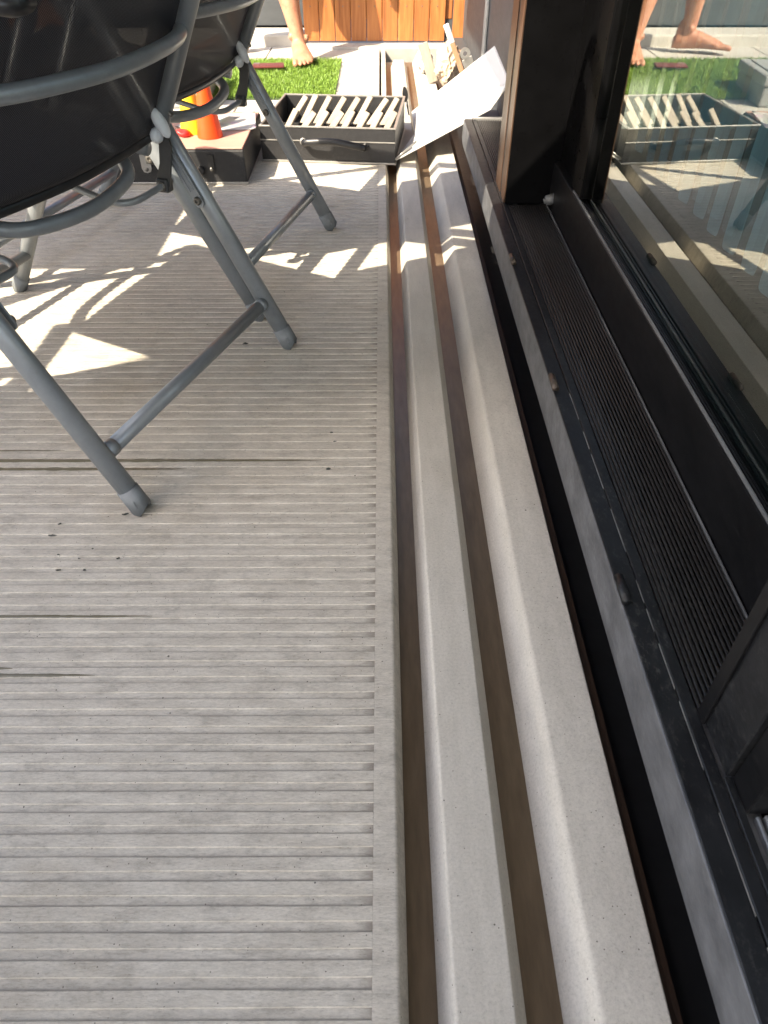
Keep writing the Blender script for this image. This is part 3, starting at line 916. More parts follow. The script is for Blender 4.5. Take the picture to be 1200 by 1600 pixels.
        # square pivot block + bolt
        pv = Vector((x - s * .014, .206, .312))
        box('pivot_block', pv - Vector((.010, .012, .012)), pv + Vector((.010, .012, .012)), 'steel_dark', root, 0.003, 2)
        bolt_at(pv + Vector((s * .010, 0, 0)), s, root, 0.0085, 0.004)
        bolt_at(pv + Vector((-s * .010, 0, 0)), -s, root, 0.0085, 0.004)
        # bent link rod running in, then forward under the seat
        xi = pv.x - s * .010
        tube('link_rod', catmull([(xi, pv.y, pv.z), (xi - s * .03, pv.y + .002, pv.z - .001), (xi - s * .075, pv.y + .010, pv.z - .004), (xi - s * .095, pv.y + .040, pv.z - .002), (xi - s * .090, pv.y + .10, pv.z + .008), (xi - s * .080, pv.y + .20, pv.z + .03)]), 0.0062, 'steel', root, 12)
        # slotted flat bar lying along the rear leg
        fdir = (Vector((0, .325, .600))).normalized()
        L = 0.155
        c = Vector((s * (W - .0185), 0, 0.012)) + fdir * 0.385
        mt = Matrix.Translation(c) @ Matrix(((0, 0, -s, 0), (fdir.z, fdir.y, 0, 0), (-fdir.y, fdir.z, 0, 0), (0, 0, 0, 1)))
        outl = []
        for k in range(9):
            an = math.pi + math.pi * k / 8
            outl.append((.0095 * math.cos(an), -L / 2 + .0095 * math.sin(an)))
        for k in range(9):
            an = math.pi * k / 8
            outl.append((.0095 * math.cos(an), L / 2 + .0095 * math.sin(an)))
        bar = plate('slotted_bar', outl, 0.0035, 'steel', root, mt)
        for e in (-.0042, .0042):
            box('bar_flute', (e - .0012, -L / 2 + .022, .0035), (e + .0012, L / 2 - .01, .0052), 'steel', bar, 0.0004, 1, mt)
        bolt_at(c - fdir * (L / 2 - .004) - Vector((s * .0035, 0, 0)), -s, root, 0.0078, 0.006)
        bolt_at(c - fdir * (L / 2 - .004) + Vector((s * .0355, 0, 0)), s, root, 0.0078, 0.005)
        # rivet on the back post
        q = lerp(p0, p1, .07)
        o = bolt_at(q + Vector((s * pw, -.0135, 0)), 0, root, 0.0055, 0.003)
        o.matrix_basis = Matrix.Translation(q + Vector((s * pw - s * .003, -.0135, -.006))) @ Matrix.Rotation(R(62), 4, 'X')
        # armrest
        bm = bmesh.new()
        add_tube(bm, catmull([(s * (W + .012), -.06, .655), (s * (W + .014), .05, .660), (s * (W + .016), .25, .648), (s * (W + .016), .40, .640), (s * (W + .014), .50, .628)]), [.012] + [.017] * 23 + [.012], 16, True, (.7, 1.45))
        finish(bm, 'armrest', 'blackplastic', root, True)
        box('arm_pivot', (s * (W + .012) - .012, .305, .590), (s * (W + .012) + .012, .350, .640), 'blackplastic', root, 0.005, 2)
    return root

def copy_tree(o, parent=None):
    c = o.copy(); COL.objects.link(c)
    if parent is not None:
        c.parent = parent
    for ch in list(o.children):
        copy_tree(ch, c)
    return c

chair = make_chair()
G = 'folding sling chairs on the deck'
tag(chair, 'nearest grey folding chair with dark mesh sling, cropped by the left edge', 'chair', G)
A, B = Vector((-0.380, 0.829, 0)), Vector((-0.1956, 1.341, 0))
def place_chair(o, A, B):
    m = (A + B) / 2; d = (B - A)
    o.location = (m.x, m.y, 0); o.rotation_euler = (0, 0, math.atan2(d.y, d.x))
place_chair(chair, A, B)
chair2 = copy_tree(chair)
tag(chair2, 'second grey folding chair, the one nearer the black cases', 'chair', G)
place_chair(chair2, Vector((-0.272, 1.464, 0)), Vector((-0.1426, 1.992, 0)))

shadow_chair = copy_tree(chair)  # unseen extra chair, added to break up the sun patches
tag(shadow_chair, 'third grey folding chair added outside the left edge for its shadow', 'chair', G)
shadow_chair.location = (-1.52, 0.50, 0); shadow_chair.rotation_euler = (0, 0, R(-6))
tbl = empty('added_shade_table', (-1.52, 1.95, 0))  # unseen table, added so its top and legs shadow the deck
tag(tbl, 'grey table added just beyond the left edge to shade the deck', 'table')
for k in range(7):
    box('table_slat', (-.385 + .111 * k, -.74, .700), (-.385 + .111 * k + .104, .74, .722), 'greybox', tbl, .003, 1)
box('table_frame', (-.37, -.72, .665), (.37, .72, .6985), 'steel', tbl, .003, 1)
for sx in (-1, 1):
    for sy in (-1, 1):
        tube('leg', [(sx * .345, sy * .69, 0), (sx * .345, sy * .69, .664)], .024, 'steel', tbl, 16)

# ------------------------------------------------------------------ black cases, blocks, cones, papers
def case_shell(root, w, d, h, open_top, mirror=False):
    t = 0.006
    if open_top:
        bm = bmesh.new()
        add_box(bm, (0, 0, 0), (w, d, 0.008), 0.001)
        add_box(bm, (0, 0, 0.0082), (w, t, h), 0.001)
        add_box(bm, (0, d - t, 0.0082), (w, d, h), 0.001)
        add_box(bm, (0, t + .0002, 0.0082), (t, d - t - .0002, h), 0.001)
        add_box(bm, (w - t, t + .0002, 0.0082), (w, d - t - .0002, h), 0.001)
        finish(bm, 'shell', 'case', root)
        box('lining', (t + .001, t + .001, 0.0083), (w - t - .001, d - t - .001, 0.012), 'case_in', root, 0)
        bm = bmesh.new()
        for lo, hi in (((-.002, -.002, h + .0003), (w + .002, t, h + .005)), ((-.002, d - t, h + .0003), (w + .002, d + .002, h + .005)), ((-.002, t + .0002, h + .0003), (t, d - t - .0002, h + .005)), ((w - t, t + .0002, h + .0003), (w + .002, d - t - .0002, h + .005))):
            add_box(bm, lo, hi, 0.001)
        finish(bm, 'rim', 'rim', root)
    else:
        box('shell', (0, 0, 0), (w, d, h), 'case', root, 0.005, 2)
        box('lid_top', (0.004, 0.004, h + .0003), (w - .004, d - .004, h + .005), 'case_top', root, 0.0015)
    bm = bmesh.new()
    for lo, hi in (((-.003, -.004, .0005), (w + .003, -.0005, .007)), ((w + .0005, -.0003, .0005), (w + .004, d, .007))):
        add_box(bm, lo, hi, 0.001)
    finish(bm, 'bottom_trim', 'rim', root)
    if open_top:
        # seam
        box('seam_trim', (-.001, -.0025, h * .62), (w + .001, -.0003, h * .62 + .0035), 'rim', root, 0.0005)

CW, CD, CH = 0.452, 0.440, 0.107
case2 = empty('open_case', (-0.405, 2.600, 0.0), R(-5.5))
tag(case2, 'open black case with pale rim holding two rows of wooden blocks', 'case')
case_shell(case2, CW, CD, CH, True)
hd = tube('handle', catmull([(.145, -.006, .066), (.150, -.030, .068), (.175, -.040, .074), (.25, -.044, .078), (.325, -.040, .066), (.350, -.030, .058), (.355, -.006, .055)]), 0.008, 'blackplastic', case2, 12, (1.3, .7))
for xx, zz in ((.145, .066), (.355, .055)):
    o = lathe('handle_boss', [(.011, 0), (.011, .006), (.006, .009)], 'rim' if xx < .2 else 'blackplastic', case2, 16)
    o.matrix_basis = Matrix.Translation((xx, -.0005, zz)) @ Matrix.Rotation(R(90), 4, 'X')
box('divider', (.008, .205, .012), (CW - .008, .211, .070), 'case_in', case2, 0.001)
box('tray', (.008, .008, .0125), (CW - .008, CD - .008, .030), 'case_in', case2, 0.001)
ORD = ['leftmost', 'second', 'third', 'fourth', 'fifth', 'sixth', 'seventh', 'eighth']
bm = bmesh.new(); add_box(bm, (-.0105, -.006, 0), (.0105, .006, .112), 0.002, 1)
bmesh.ops.recalc_face_normals(bm, faces=bm.faces)
stm = bpy.data.meshes.new('wooden_block'); bm.to_mesh(stm); bm.free(); stm.materials.append(M['stick'])
mc = Matrix.Translation(case2.location) @ Matrix.Rotation(R(-5.5), 4, 'Z')
for row, (yy, nm) in enumerate(((.335, 'far'), (.130, 'near'))):
    for k in range(8):
        o = bpy.data.objects.new('wooden_block', stm); COL.objects.link(o)
        x = .030 + .0495 * k + (.012 if row else 0)
        o.matrix_world = mc @ Matrix.Translation((x, yy + random.uniform(-.004, .004), .016)) @ Matrix.Rotation(R(-32 + random.uniform(-6, 5)), 4, 'X') @ Matrix.Rotation(R(31 + random.uniform(-5, 5)), 4, 'Y') @ Matrix.Rotation(R(random.uniform(-14, 4)), 4, 'Z')
        o.location.z += 0.018
        which = ORD[k] if k == 0 else ('rightmost' if k == 7 else ORD[k] + ' from the left')
        tag(o, f'pale wooden block in the open black case, {which} in the {nm} row', 'block', f'blocks in the {nm} row of the open case')

case1 = empty('closed_case', (-0.882, 2.362, 0.0), R(0.5))
tag(case1, 'closed black case with dusty pink top carrying the orange cone', 'case')
case_shell(case1, 0.458, CD, 0.100, False)
for xx, w_, m_ in ((.150, .030, 'silver'), (.352, .018, 'blackplastic')):
    out = [(-w_ / 2, 0), (w_ / 2, 0), (w_ / 2, -.040), (w_ * .35, -.050), (0, -.053), (-w_ * .35, -.050), (-w_ / 2, -.040)]
    pl = plate('latch', out, 0.004, m_, case1, Matrix.Translation((xx, -.0005, .088)) @ Matrix.Rotation(R(90), 4, 'X'))
    o = lathe('latch_stud', [(.0055, 0), (.0055, .004), (.003, .006)], 'bolt', pl, 14)
    o.matrix_basis = Matrix.Translation((xx, -.0045, .046)) @ Matrix.Rotation(R(90), 4, 'X')
o = lathe('knob', [(.013, 0), (.013, .006), (.009, .011)], 'blackplastic', case1, 18)
o.matrix_basis = Matrix.Translation((.318, -.0005, .042)) @ Matrix.Rotation(R(90), 4, 'X')

TZ = 0.1055
def cone(name, loc, r0, r1, h, mat, label, lip=True):
    prof = [(r0, 0.0), (r0 * 1.0, 0.004), (r0 * .985, 0.010)]
    for k in range(1, 9):
        t = k / 8
        prof.append((r0 * .985 * (1 - t) + r1 * t, .010 + (h - .010) * t))
    prof += [(r1 * .9, h + .002), (r1 * .8, h - .004), (r1 * .8, h - .02)]
    root = lathe(name, prof, mat, None, 30, cap=False)
    root.location = loc
    tag(root, label, 'cone')
    return root
cone('sport_cone', (-0.548, 2.492, TZ), .040, .014, .185, 'orange', 'bright orange plastic cone standing on the pink topped case')
cone('sport_cone', (-0.612, 2.545, TZ), .040, .014, .185, 'yellow', 'yellow plastic cone just left of the orange cone')
bm = bmesh.new()
bmesh.ops.create_icosphere(bm, subdivisions=3, radius=1.0, matrix=Matrix.Diagonal((.024, .018, .012, 1)))
for v in bm.verts:
    v.co *= 1 + .35 * mnoise.noise(v.co * 60)
o = finish(bm, 'red_pouch', 'red', None, True); o.location = (-0.632, 2.49, TZ + .011)
tag(o, 'small crumpled red pouch at the foot of the yellow cone', 'pouch')
def sheet(name, w, d, loc, rz, mat, label, curl=0.01):
    bm = bmesh.new()
    n = 8
    top = [[bm.verts.new((w * (i / n - .5), d * (j / n - .5), curl * ((i / n) ** 3) * (.3 + j / n) + .0002)) for i in range(n + 1)] for j in range(n + 1)]
    for j in range(n):
        for i in range(n):
            bm.faces.new((top[j][i], top[j][i + 1], top[j + 1][i + 1], top[j + 1][i]))
    bmesh.ops.solidify(bm, geom=bm.faces[:], thickness=0.0006)
    o = finish(bm, name, mat, None, True); o.location = loc; o.rotation_euler = (0, 0, rz)
    tag(o, label, 'paper', 'papers on the closed case')
    return o
sheet('paper_sheet', .15, .21, (-0.500, 2.660, TZ + .0012), R(8), 'print2', 'cream printed sheet at the back corner of the pink topped case', .004)
sheet('paper_sheet', .13, .18, (-0.590, 2.650, TZ + .0040), R(-22), 'print', 'white printed leaflet behind the orange cone', .014)

gb = empty('grey_box', (-0.93, 3.48, -0.002), R(4))
tag(gb, 'low grey plastic box at the corner of the grass mat', 'box')
box('body', (-.20, -.17, 0), (.20, .17, .075), 'greybox', gb, 0.008, 2)
box('lid', (-.208, -.178, .0755), (.208, .178, .115), 'greybox', gb, 0.008, 2)
box('lid_panel', (-.17, -.14, .1155), (.17, .14, .119), 'greybox', gb, 0.003, 2)

# ------------------------------------------------------------------ grass mat, phone
gm = box('artificial_grass_mat', (-1.62, 3.46, -0.0015), (-0.205, 4.25, 0.004), 'mat_base', None, 0.001)
tag(gm, 'bright green artificial grass mat lying on the paving', 'mat')
verts, faces = [], []
rnd = random.Random(2)
for k in range(42000):
    x = rnd.uniform(-1.62, -0.203); yq = rnd.uniform(3.458, 4.252)
    a = rnd.uniform(0, 6.283); w = rnd.uniform(.0009, .0017); h = rnd.uniform(.012, .026)
    lx, ly = rnd.gauss(0, .006), rnd.gauss(-.002, .006)
    dx, dy = math.cos(a) * w, math.sin(a) * w
    n0 = len(verts)
    verts += [(x - dx, yq - dy, .003), (x + dx, yq + dy, .003), (x + lx * .4 + dx * .8, yq + ly * .4 + dy * .8, .003 + h * .6), (x + lx * .4 - dx * .8, yq + ly * .4 - dy * .8, .003 + h * .6), (x + lx * 1.4, yq + ly * 1.4, .003 + h)]
    faces += [(n0, n0 + 1, n0 + 2, n0 + 3), (n0 + 3, n0 + 2, n0 + 4)]
me = bpy.data.meshes.new('grass_blades'); me.from_pydata(verts, [], faces)
tag(link('grass_blades', me, 'turf', gm), kind='stuff')

ph = empty('phone', (-0.545, 3.985, 0.030), R(6))
tag(ph, 'dark red phone lying on the grass mat by the bare foot', 'phone')
box('body', (-.075, -.037, -.004), (.075, .037, .0055), 'phone', ph, 0.003, 3)
box('screen', (-.072, -.034, .0057), (.072, .034, .0066), 'phone', ph, 0.0003, 1)
box('camera_bump', (-.070, .004, .0068), (-.040, .033, .0086), 'phone_rim', ph, 0.0008, 2)

# ------------------------------------------------------------------ white folded board and clutter at the far end
wb_ = empty('white_board', (0.2, 2.85, 0.01))
tag(wb_, 'white folded board leaning across the ridges onto the door sill', 'board')
def poly_slab(name, pts, thick, mat, parent):
    pts = [Vector(p) for p in pts]
    n = (pts[1] - pts[0]).cross(pts[2] - pts[0]).normalized()
    if n.z < 0: n = -n
    bm = bmesh.new()
    a = [bm.verts.new(p) for p in pts]; b = [bm.verts.new(p - n * thick) for p in pts]
    bm.faces.new(a); bm.faces.new(b[::-1])
    for i in range(len(pts)):
        j = (i + 1) % len(pts)
        bm.faces.new((a[i], a[j], b[j], b[i]))
    o = finish(bm, name, mat, None)
    return reparent(o, parent)
P = {'tl': (0.118, 3.08, 0.040), 'bl': (0.118, 2.80, 0.034), 'tr': (0.400, 2.96, 0.275), 'br': (0.418, 2.66, 0.225), 'tip': (0.048, 2.572, 0.014)}
poly_slab('panel', [P['tl'], P['bl'], P['br'], P['tr']], 0.006, 'white', wb_)
poly_slab('flap', [(0.118, 2.7985, 0.034), P['tip'], (0.360, 2.645, 0.150), (0.4175, 2.6585, 0.224)], 0.005, 'white', wb_)
poly_slab('end_flap', [(0.4008, 2.9595, 0.2755), (0.4188, 2.6595, 0.2255), (0.428, 2.70, 0.180), (0.412, 2.94, 0.225)], 0.005, 'white', wb_)
bm = bmesh.new(); add_tube(bm, [(0.044, 2.566, 0.015), (0.118, 2.612, 0.058)], 0.0035, 10)
reparent(finish(bm, 'edge_trim', 'silver', None, True), wb_)

pdl = empty('black_paddle', (0.105, 3.20, 0.0))
tag(pdl, 'small black paddle standing beside the white board', 'paddle')
out = [(.011 * math.sin(2 * math.pi * k / 16), .075 + .028 * math.cos(2 * math.pi * k / 16)) for k in range(16)]
plate('blade', out, .006, 'blackplastic', pdl, Matrix.Rotation(R(-8), 4, 'Y') @ Matrix.Rotation(R(90), 4, 'X'))
tube('handle', [(.006, -.003, .002), (-.004, -.003, .05)], [.003, .005], 'blackplastic', pdl, 10)

br_ = empty('steel_bracket', (0.385, 3.50, 0.0))
tag(br_, 'flat pale steel bracket with a round hole, leaning behind the white board', 'bracket')
mt = Matrix.Translation((0.402, 3.50, 0.06)) @ Matrix.Rotation(R(-26), 4, 'Y') @ Matrix.Rotation(R(90), 4, 'X')
bm = bmesh.new()
NS = 16
outer = [(-.022, -.05), (.022, -.05), (.022, .12), (.016, .132), (-.016, .132), (-.022, .12)]
add_box(bm, (-.022, -.06, -.003), (.022, .095, .003), 0.001)
ring_o, ring_i = [], []
for z in (-.003, .003):
    ring_o.append([bm.verts.new((.022 * math.cos(2 * math.pi * k / NS), .113 + .022 * math.sin(2 * math.pi * k / NS), z)) for k in range(NS)])
    ring_i.append([bm.verts.new((.009 * math.cos(2 * math.pi * k / NS), .113 + .009 * math.sin(2 * math.pi * k / NS), z)) for k in range(NS)])
for k in range(NS):
    j = (k + 1) % NS
    bm.faces.new((ring_o[1][k], ring_o[1][j], ring_i[1][j], ring_i[1][k]))
    bm.faces.new((ring_o[0][j], ring_o[0][k], ring_i[0][k], ring_i[0][j]))
    bm.faces.new((ring_o[0][k], ring_o[0][j], ring_o[1][j], ring_o[1][k]))
    bm.faces.new((ring_i[0][j], ring_i[0][k], ring_i[1][k], ring_i[1][j]))
bmesh.ops.transform(bm, matrix=mt, verts=bm.verts)
reparent(finish(bm, 'strap', 'silver', None), br_)

stk = empty('wooden_stake', (0.36, 3.62, 0.0))
tag(stk, 'thin wooden stake with a pale tip leaning behind the white board', 'stake')
mt = Matrix.Translation((0.385, 3.60, 0.01)) @ Matrix.Rotation(R(-25), 4, 'Y')
reparent(box('shaft', (-.011, -.008, 0), (.011, .008, .19), 'stake', None, .002, 1, mt), stk)
reparent(box('tip', (-.012, -.009, .1905), (.012, .009, .265), 'white', None, .003, 1, mt), stk)

def crumple(name, loc, size, mat, label, cat, seed, amp=.3, freq=2.2):
    bm = bmesh.new()
    bmesh.ops.create_icosphere(bm, subdivisions=4, radius=1.0)
    for v in bm.verts:
        q = v.co.copy()
        k = 1 + amp * mnoise.noise(q * freq + Vector((seed, 0, 0))) + amp * .5 * (abs(mnoise.noise(q * freq * 2.7 + Vector((0, seed, 0)))) * 2 - .5)
        v.co = Vector((q.x * size[0], q.y * size[1], q.z * size[2])) * k
        if v.co.z < -size[2] * .85: v.co.z = -size[2] * .85
    o = finish(bm, name, mat, None, False)
    o.location = (loc[0], loc[1], loc[2] + size[2] * .85)
    return tag(o, label, cat)
crumple('crumpled_bag', (0.300, 3.72, 0.008), (.055, .10, .085), 'bag', 'crumpled beige plastic bag lying on the ridges behind the white board', 'bag', 3)
crumple('crumpled_wrap', (0.205, 3.95, 0.010), (.035, .07, .055), 'white', 'scrunched pale plastic wrap on the ridge, left of the beige bag', 'plastic', 8)
o = box('foam_block', (-.016, -.02, 0), (.016, .02, .05), 'white', None, .004, 2); o.location = (0.235, 3.30, 0.012); o.rotation_euler = (0, 0, .3)
tag(o, 'small white foam block on the ridge above the white board', 'block')
o = box('cardboard_piece', (-.03, -.006, 0), (.03, .006, .12), 'stake', None, .002, 1); o.location = (0.335, 3.85, 0.0); o.rotation_euler = (R(-14), R(12), .2)
tag(o, 'brown offcut of board propped beside the wooden stake', 'offcut')
o = box('leaning_plank', (-.022, -.012, 0), (.022, .012, .16), 'stick', None, .002, 1); o.location = (0.238, 3.72, 0.012); o.rotation_euler = (R(-10), R(-20), 0)
tag(o, 'short cream plank end standing left of the crumpled bag', 'plank')

# ------------------------------------------------------------------ water lying in grooves, leaf crumbs
def puddle(xa, xb, yc, w, seed, label):
    rnd = random.Random(seed)
    bm = bmesh.new()
    n = 60
    rows = []
    for i in range(n + 1):
        t = i / n
        x = xa + (xb - xa) * t
        ww = 1.5 * w * (1 - t ** 3) ** .7 * (.65 + .55 * abs(mnoise.noise(Vector((x * 30, seed, 0)))) + .3 * mnoise.noise(Vector((x * 110, seed, 4)))) + .0004
        off = .0008 * mnoise.noise(Vector((x * 14, seed + 3, 0)))
        rows.append([bm.verts.new((x, yc + off - ww * .5, .0004)), bm.verts.new((x, yc + off, .0009)), bm.verts.new((x, yc + off + ww * .5, .0004))])
    for i in range(n):
        for k in range(2):
            bm.faces.new((rows[i][k], rows[i + 1][k], rows[i + 1][k + 1], rows[i][k + 1]))
    o = finish(bm, 'water_streak', 'water', None, True)
    for p in o.data.polygons:
        pass
    return tag(o, label, 'water streak', 'streaks of water lying in the deck grooves')
def gpt(u, v, h=0.75):
    """deck-plane point under a pixel of the photo (used once to lay out the small litter)"""
    c_, s_ = 0.7384, 0.6743
    b_ = 800 - v
    yv = 1109 * c_ + b_ * s_; zv = 1109 * s_ - b_ * c_
    return (u - 595) / zv * h, yv / zv * h
for (ua, ub, v, w, lb) in ((-60, 100, 703, .0028, 'short thin wet streak, farthest of those on the deck'),
                           (-60, 500, 719, .0068, 'longest wet streak in a deck groove, passing behind the near chair foot'),
                           (-60, 290, 732, .0060, 'wet streak just in front of the longest one by the near chair foot'),
                           (-60, 236, 962, .0040, 'thin wet streak alone in the middle of the near deck'),
                           (-40, 18, 1043, .0030, 'very short wet streak at the left edge of the deck'),
                           (-40, 146, 1054, .0044, 'nearest thin wet streak in a deck groove')):
    xa, yc = gpt(ua, v); xb, _ = gpt(ub, v)
    puddle(xa, xb, yc, w, ua + v, lb)
def crumb(u, v, size, asp, rz, seed, label):
    rnd = random.Random(seed)
    x, yq = gpt(u, v)
    bm = bmesh.new()
    n = 9
    ring = []
    for k in range(n):
        a = 2 * math.pi * k / n
        r = size * rnd.uniform(.45, 1.0)
        ring.append((math.cos(a) * r, math.sin(a) * r * asp))
    bot = [bm.verts.new((p[0], p[1], .0002)) for p in ring]
    top = [bm.verts.new((p[0] * .8, p[1] * .8, rnd.uniform(.0008, .0022))) for p in ring]
    c = bm.verts.new((0, 0, .0014))
    for k in range(n):
        j = (k + 1) % n
        bm.faces.new((bot[k], bot[j], top[j], top[k])); bm.faces.new((top[k], top[j], c))
    bm.faces.new(bot[::-1])
    o = finish(bm, 'leaf_crumb', 'debris', None, False)
    o.location = (x, yq, 0.0003); o.rotation_euler = (0, 0, rz)
    return tag(o, label, 'debris', 'dark leaf crumbs on the deck')
CR = [(382, 537, .0085, .55, .2, 'dark leaf smudge beside the foot of the second chair leg'),
      (516, 676, .0040, .35, 0, 'tiny dark fleck near the groove ends, the farther of a pair'),
      (521, 690, .0036, .35, .3, 'tiny dark fleck near the groove ends, just above the long wet streak'),
      (511, 733, .0052, .5, .2, 'dark leaf crumb below the tip of the longest wet streak'),
      (194, 803, .0062, .40, .35, 'dark leaf crumb right in front of the nearest chair foot'),
      (92, 818, .0036, .4, .5, 'small leaf crumb above the dark thin twig bit on the near deck'),
      (80, 836, .0080, .16, 0, 'thin dark twig bit on the near deck'),
      (90, 890, .0056, .25, .1, 'flat dark crumb at the left of the pair in front of the wet streaks'),
      (130, 890, .0034, .5, .1, 'small round dark crumb at the right of the pair on the near deck'),
      (183, 872, .0034, .5, .4, 'small dark crumb alone between the chair foot and the near wet streak'),
      (122, 872, .0032, .2, 0, 'thin faint crumb among the flecks on the near deck'),
      (90, 866, .0030, .2, 0, 'faint dash of leaf left of the flecks on the near deck')]
for k, (u, v, s, a, rz, lb) in enumerate(CR):
    crumb(u, v, s, a, rz, 50 + k, lb)

# ------------------------------------------------------------------ person standing on the mat
def loft(bm, rings, segs=20, cap=True):
    """rings: (centre, axis_a, axis_b) half-axis vectors"""
    rs = []
    for c, a, b in rings:
        c, a, b = Vector(c), Vector(a), Vector(b)
        rs.append([bm.verts.new(c + a * math.cos(2 * math.pi * k / segs) + b * math.sin(2 * math.pi * k / segs)) for k in range(segs)])
    for i in range(len(rs) - 1):
        for k in range(segs):
            bm.faces.new((rs[i][k], rs[i][(k + 1) % segs], rs[i + 1][(k + 1) % segs], rs[i + 1][k]))
    if cap:
        bm.faces.new(rs[0][::-1]); bm.faces.new(rs[-1])
def blob(bm, c, s, m=None):
    bmesh.ops.create_uvsphere(bm, u_segments=16, v_segments=10, radius=1.0, matrix=Matrix.Translation(c) @ (m or Matrix()) @ Matrix.Diagonal((s[0], s[1], s[2], 1)))

def add_foot(bm, ankle, yaw, left):
    """bare foot pointing along local +x, mirrored for the left foot; ankle = (x,y) on the ground"""
    m = Matrix.Translation((ankle[0], ankle[1], ankle[2])) @ Matrix.Rotation(yaw, 4, 'Z') @ Matrix.Scale(1.12, 4)
    sg = 1 if left else -1     # big toe on the -y side for the left foot
    s = len(bm.verts)
    bm.verts.ensure_lookup_table()
    before = set(bm.verts)
    secs = [(-.062, .020, .022, .022, 0), (-.050, .031, .030, .030, 0), (-.02, .036, .034, .038, 0), (.02, .040, .034, .040, 0), (.06, .036, .037, .034, 0), (.10, .029, .043, .027, -.002), (.135, .022, .047, .021, -.003), (.160, .016, .045, .015, -.002), (.172, .013, .040, .011, 0)]
    loft(bm, [((x, sg * -off * 1.0, z), (0, wy, 0), (0, 0, hz)) for x, z, wy, hz, off in secs], 20)
    blob(bm, (.0, 0, .050), (.036, .031, .045))
    blob(bm, (-.035, 0, .055), (.020, .020, .060))
    blob(bm, (.005, .034 * sg, .078), (.014, .012, .015))
    blob(bm, (.005, -.034 * sg, .084), (.014, .012, .015))
    toes = [(-.034, .170, .038, .0125), (-.0125, .174, .036, .0086), (.0045, .168, .032, .0080), (.0200, .158, .028, .0076), (.0345, .146, .024, .0076)]
    for yv, x0, L, r in toes:
        add_tube(bm, [(x0 - .035, sg * yv * .95, .016), (x0, sg * yv, .015), (x0 + L * .35, sg * yv * 1.04, .0155), (x0 + L * .7, sg * yv * 1.06, .0115), (x0 + L * .95, sg * yv * 1.06, .009)], [r * .9, r * .95, r, r * .98, r * .55], 12)
    new = [v for v in bm.verts if v not in before]
    bmesh.ops.transform(bm, matrix=m, verts=new)

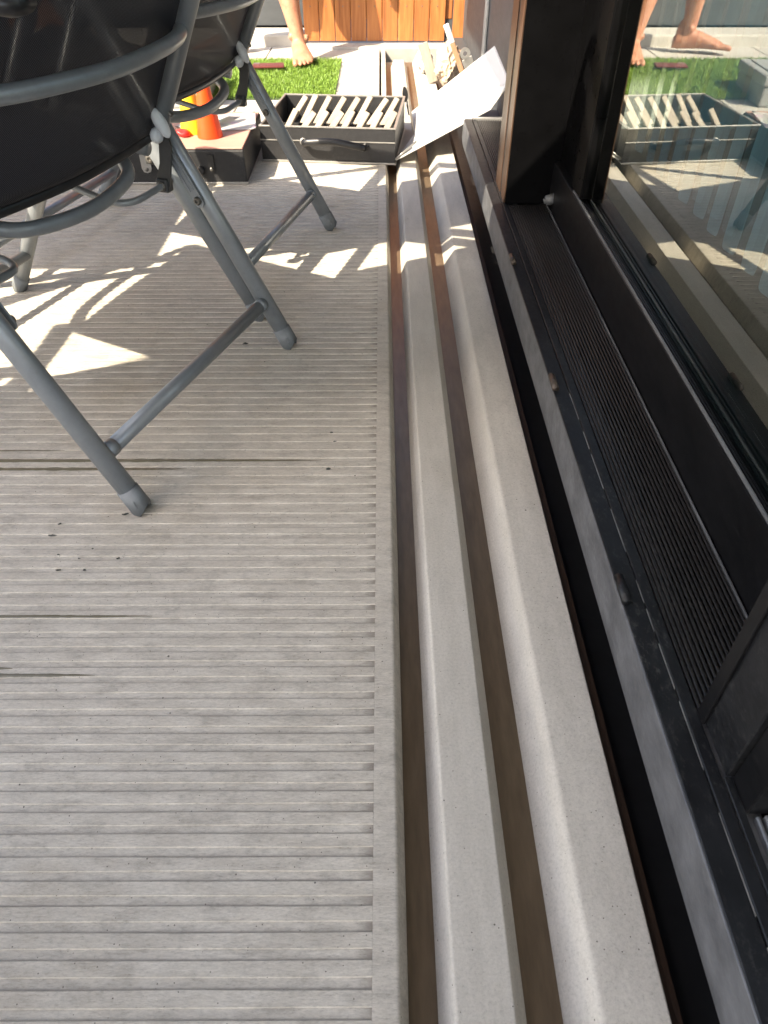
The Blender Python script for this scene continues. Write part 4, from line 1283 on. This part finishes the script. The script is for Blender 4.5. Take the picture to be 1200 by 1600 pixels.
def make_person():
    root = empty('person', (-0.62, 4.33, 0.0))
    tag(root, 'barefoot person in shorts standing on the grass mat, only lower legs in view', 'person')
    bm = bmesh.new()
    gz = 0.018
    f1 = Vector((-0.415, 4.235, gz)); yaw1 = R(-80)
    f2 = Vector((-0.775, 4.49, gz)); yaw2 = R(195)
    add_foot(bm, f1, yaw1, True)
    add_foot(bm, f2, yaw2, False)
    hipL, hipR = Vector((-0.52, 4.39, .86)), Vector((-0.69, 4.43, .86))
    for f, hip, kn in ((f1, hipL, Vector((-.505, 4.29, .47))), (f2, hipR, Vector((-.755, 4.42, .47)))):
        an = f + Vector((0, 0, .075))
        def pt(a, b, t): return a * (1 - t) + b * t
        bk = Vector((0, .018, 0))
        prof = [(pt(an, kn, -.02), .034), (pt(an, kn, .10), .033), (pt(an, kn, .28) + bk * .4, .039), (pt(an, kn, .50) + bk, .050), (pt(an, kn, .70) + bk * 1.2, .056), (pt(an, kn, .88) + bk * .5, .052), (kn, .054), (pt(kn, hip, .15), .058), (pt(kn, hip, .5), .072), (pt(kn, hip, .85), .084), (hip, .086)]
        loft(bm, [(c, (r * 1.08, 0, 0), (0, r * 1.15, 0)) for c, r in prof], 22)
    cx, cy = -0.605, 4.41
    tor = [(.82, .13, .10), (.90, .165, .115), (.98, .155, .105), (1.08, .135, .095), (1.20, .150, .105), (1.32, .172, .110), (1.42, .165, .095), (1.47, .10, .07), (1.50, .058, .056), (1.56, .054, .054)]
    loft(bm, [((cx, cy + .01 * math.sin(z * 4), z), (a, 0, 0), (0, b, 0)) for z, a, b in tor], 26)
    # head with brow, nose, mouth, ears, looking down towards the deck
    hm = Matrix.Translation((cx, cy - .02, 1.655)) @ Matrix.Rotation(R(22), 4, 'X')
    for c, s in (((0, 0, .02), (.075, .092, .090)), ((0, -.03, -.055), (.056, .058, .055)), ((0, -.098, -.015), (.011, .020, .024)), ((0, -.084, -.058), (.025, .012, .009)), ((-.078, .005, -.005), (.010, .018, .030)), ((.078, .005, -.005), (.010, .018, .030)), ((-.032, -.082, .012), (.016, .011, .010)), ((.032, -.082, .012), (.016, .011, .010))):
        blob(bm, hm @ Vector(c), s, hm.to_3x3().to_4x4())
    # arms and hands
    for sg in (-1, 1):
        sh = Vector((cx + sg * .185, cy, 1.40)); el = Vector((cx + sg * .245, cy + .02, 1.12)); wr = Vector((cx + sg * .235, cy - .10, .90))
        add_tube(bm, [sh, sh * .5 + el * .5, el, el * .5 + wr * .5, wr], [.050, .044, .038, .034, .026], 16)
        d = (wr - el).normalized()
        pc = wr + d * .045
        blob(bm, pc, (.018, .036, .050))
        for k in range(4):
            y0 = (k - 1.5) * .0165
            base = wr + d * .078 + Vector((0, y0, 0)); L = (.060, .072, .076, .064)[k]
            add_tube(bm, [base, base + d * L * .5 + Vector((-sg * .006, 0, 0)), base + d * L * .95 + Vector((-sg * .022, 0, 0))], [.0088, .0082, .006], 10)
        tb = wr + d * .02 + Vector((-sg * .006, -.028, 0))
        add_tube(bm, [tb, tb + d * .03 + Vector((-sg * .012, -.022, 0)), tb + d * .06 + Vector((-sg * .020, -.024, 0))], [.011, .010, .007], 10)
    body = finish(bm, 'body', 'skin', None, True)
    rm = body.modifiers.new('weld', 'REMESH'); rm.mode = 'VOXEL'; rm.voxel_size = 0.0042; rm.use_smooth_shade = True
    sm_ = body.modifiers.new('smooth', 'SMOOTH'); sm_.factor = 0.5; sm_.iterations = 3
    reparent(body, root)
    bm = bmesh.new()
    loft(bm, [((cx, cy, z), (a, 0, 0), (0, b, 0)) for z, a, b in ((.80, .165, .125), (.90, .178, .130), (.99, .168, .120))], 30, False)
    for hip, kn in ((hipL, Vector((-.505, 4.29, .47))), (hipR, Vector((-.755, 4.42, .47)))):
        loft(bm, [(hip * (1 - t) + kn * t, (r, 0, 0), (0, r * 1.05, 0)) for t, r in ((-.08, .098), (.3, .098), (.62, .094), (.78, .096))], 24, False)
    o = finish(bm, 'shorts', 'shorts', None, True); reparent(o, root)
    bm = bmesh.new()
    loft(bm, [((cx, cy, z), (a, 0, 0), (0, b, 0)) for z, a, b in ((.93, .185, .135), (1.08, .160, .118), (1.20, .170, .122), (1.33, .190, .124), (1.43, .178, .106), (1.485, .085, .078))], 30, False)
    for sg in (-1, 1):
        sh = Vector((cx + sg * .165, cy, 1.41)); el = Vector((cx + sg * .245, cy + .02, 1.12))
        loft(bm, [(sh * (1 - t) + el * t, (r * .8, 0, sg * r * .3), (0, r, 0)) for t, r in ((0, .066), (.3, .062), (.6, .060))], 20, False)
    o = finish(bm, 'shirt', 'shirt', None, True); reparent(o, root)
    bm = bmesh.new()
    bmesh.ops.create_icosphere(bm, subdivisions=4, radius=1.0)
    for v in bm.verts:
        q = v.co.copy()
        k = 1 + .06 * mnoise.noise(q * 6)
        v.co = Vector((q.x * .083, q.y * .100 + .008, max(q.z, -.45 if q.y > -.1 else .35) * .102 + .022)) * k
        if q.y < -.55 and q.z < .45: v.co.y = max(v.co.y, -.055)
    bmesh.ops.transform(bm, matrix=hm, verts=bm.verts)
    o = finish(bm, 'hair', 'hair', None, True); reparent(o, root)
make_person()
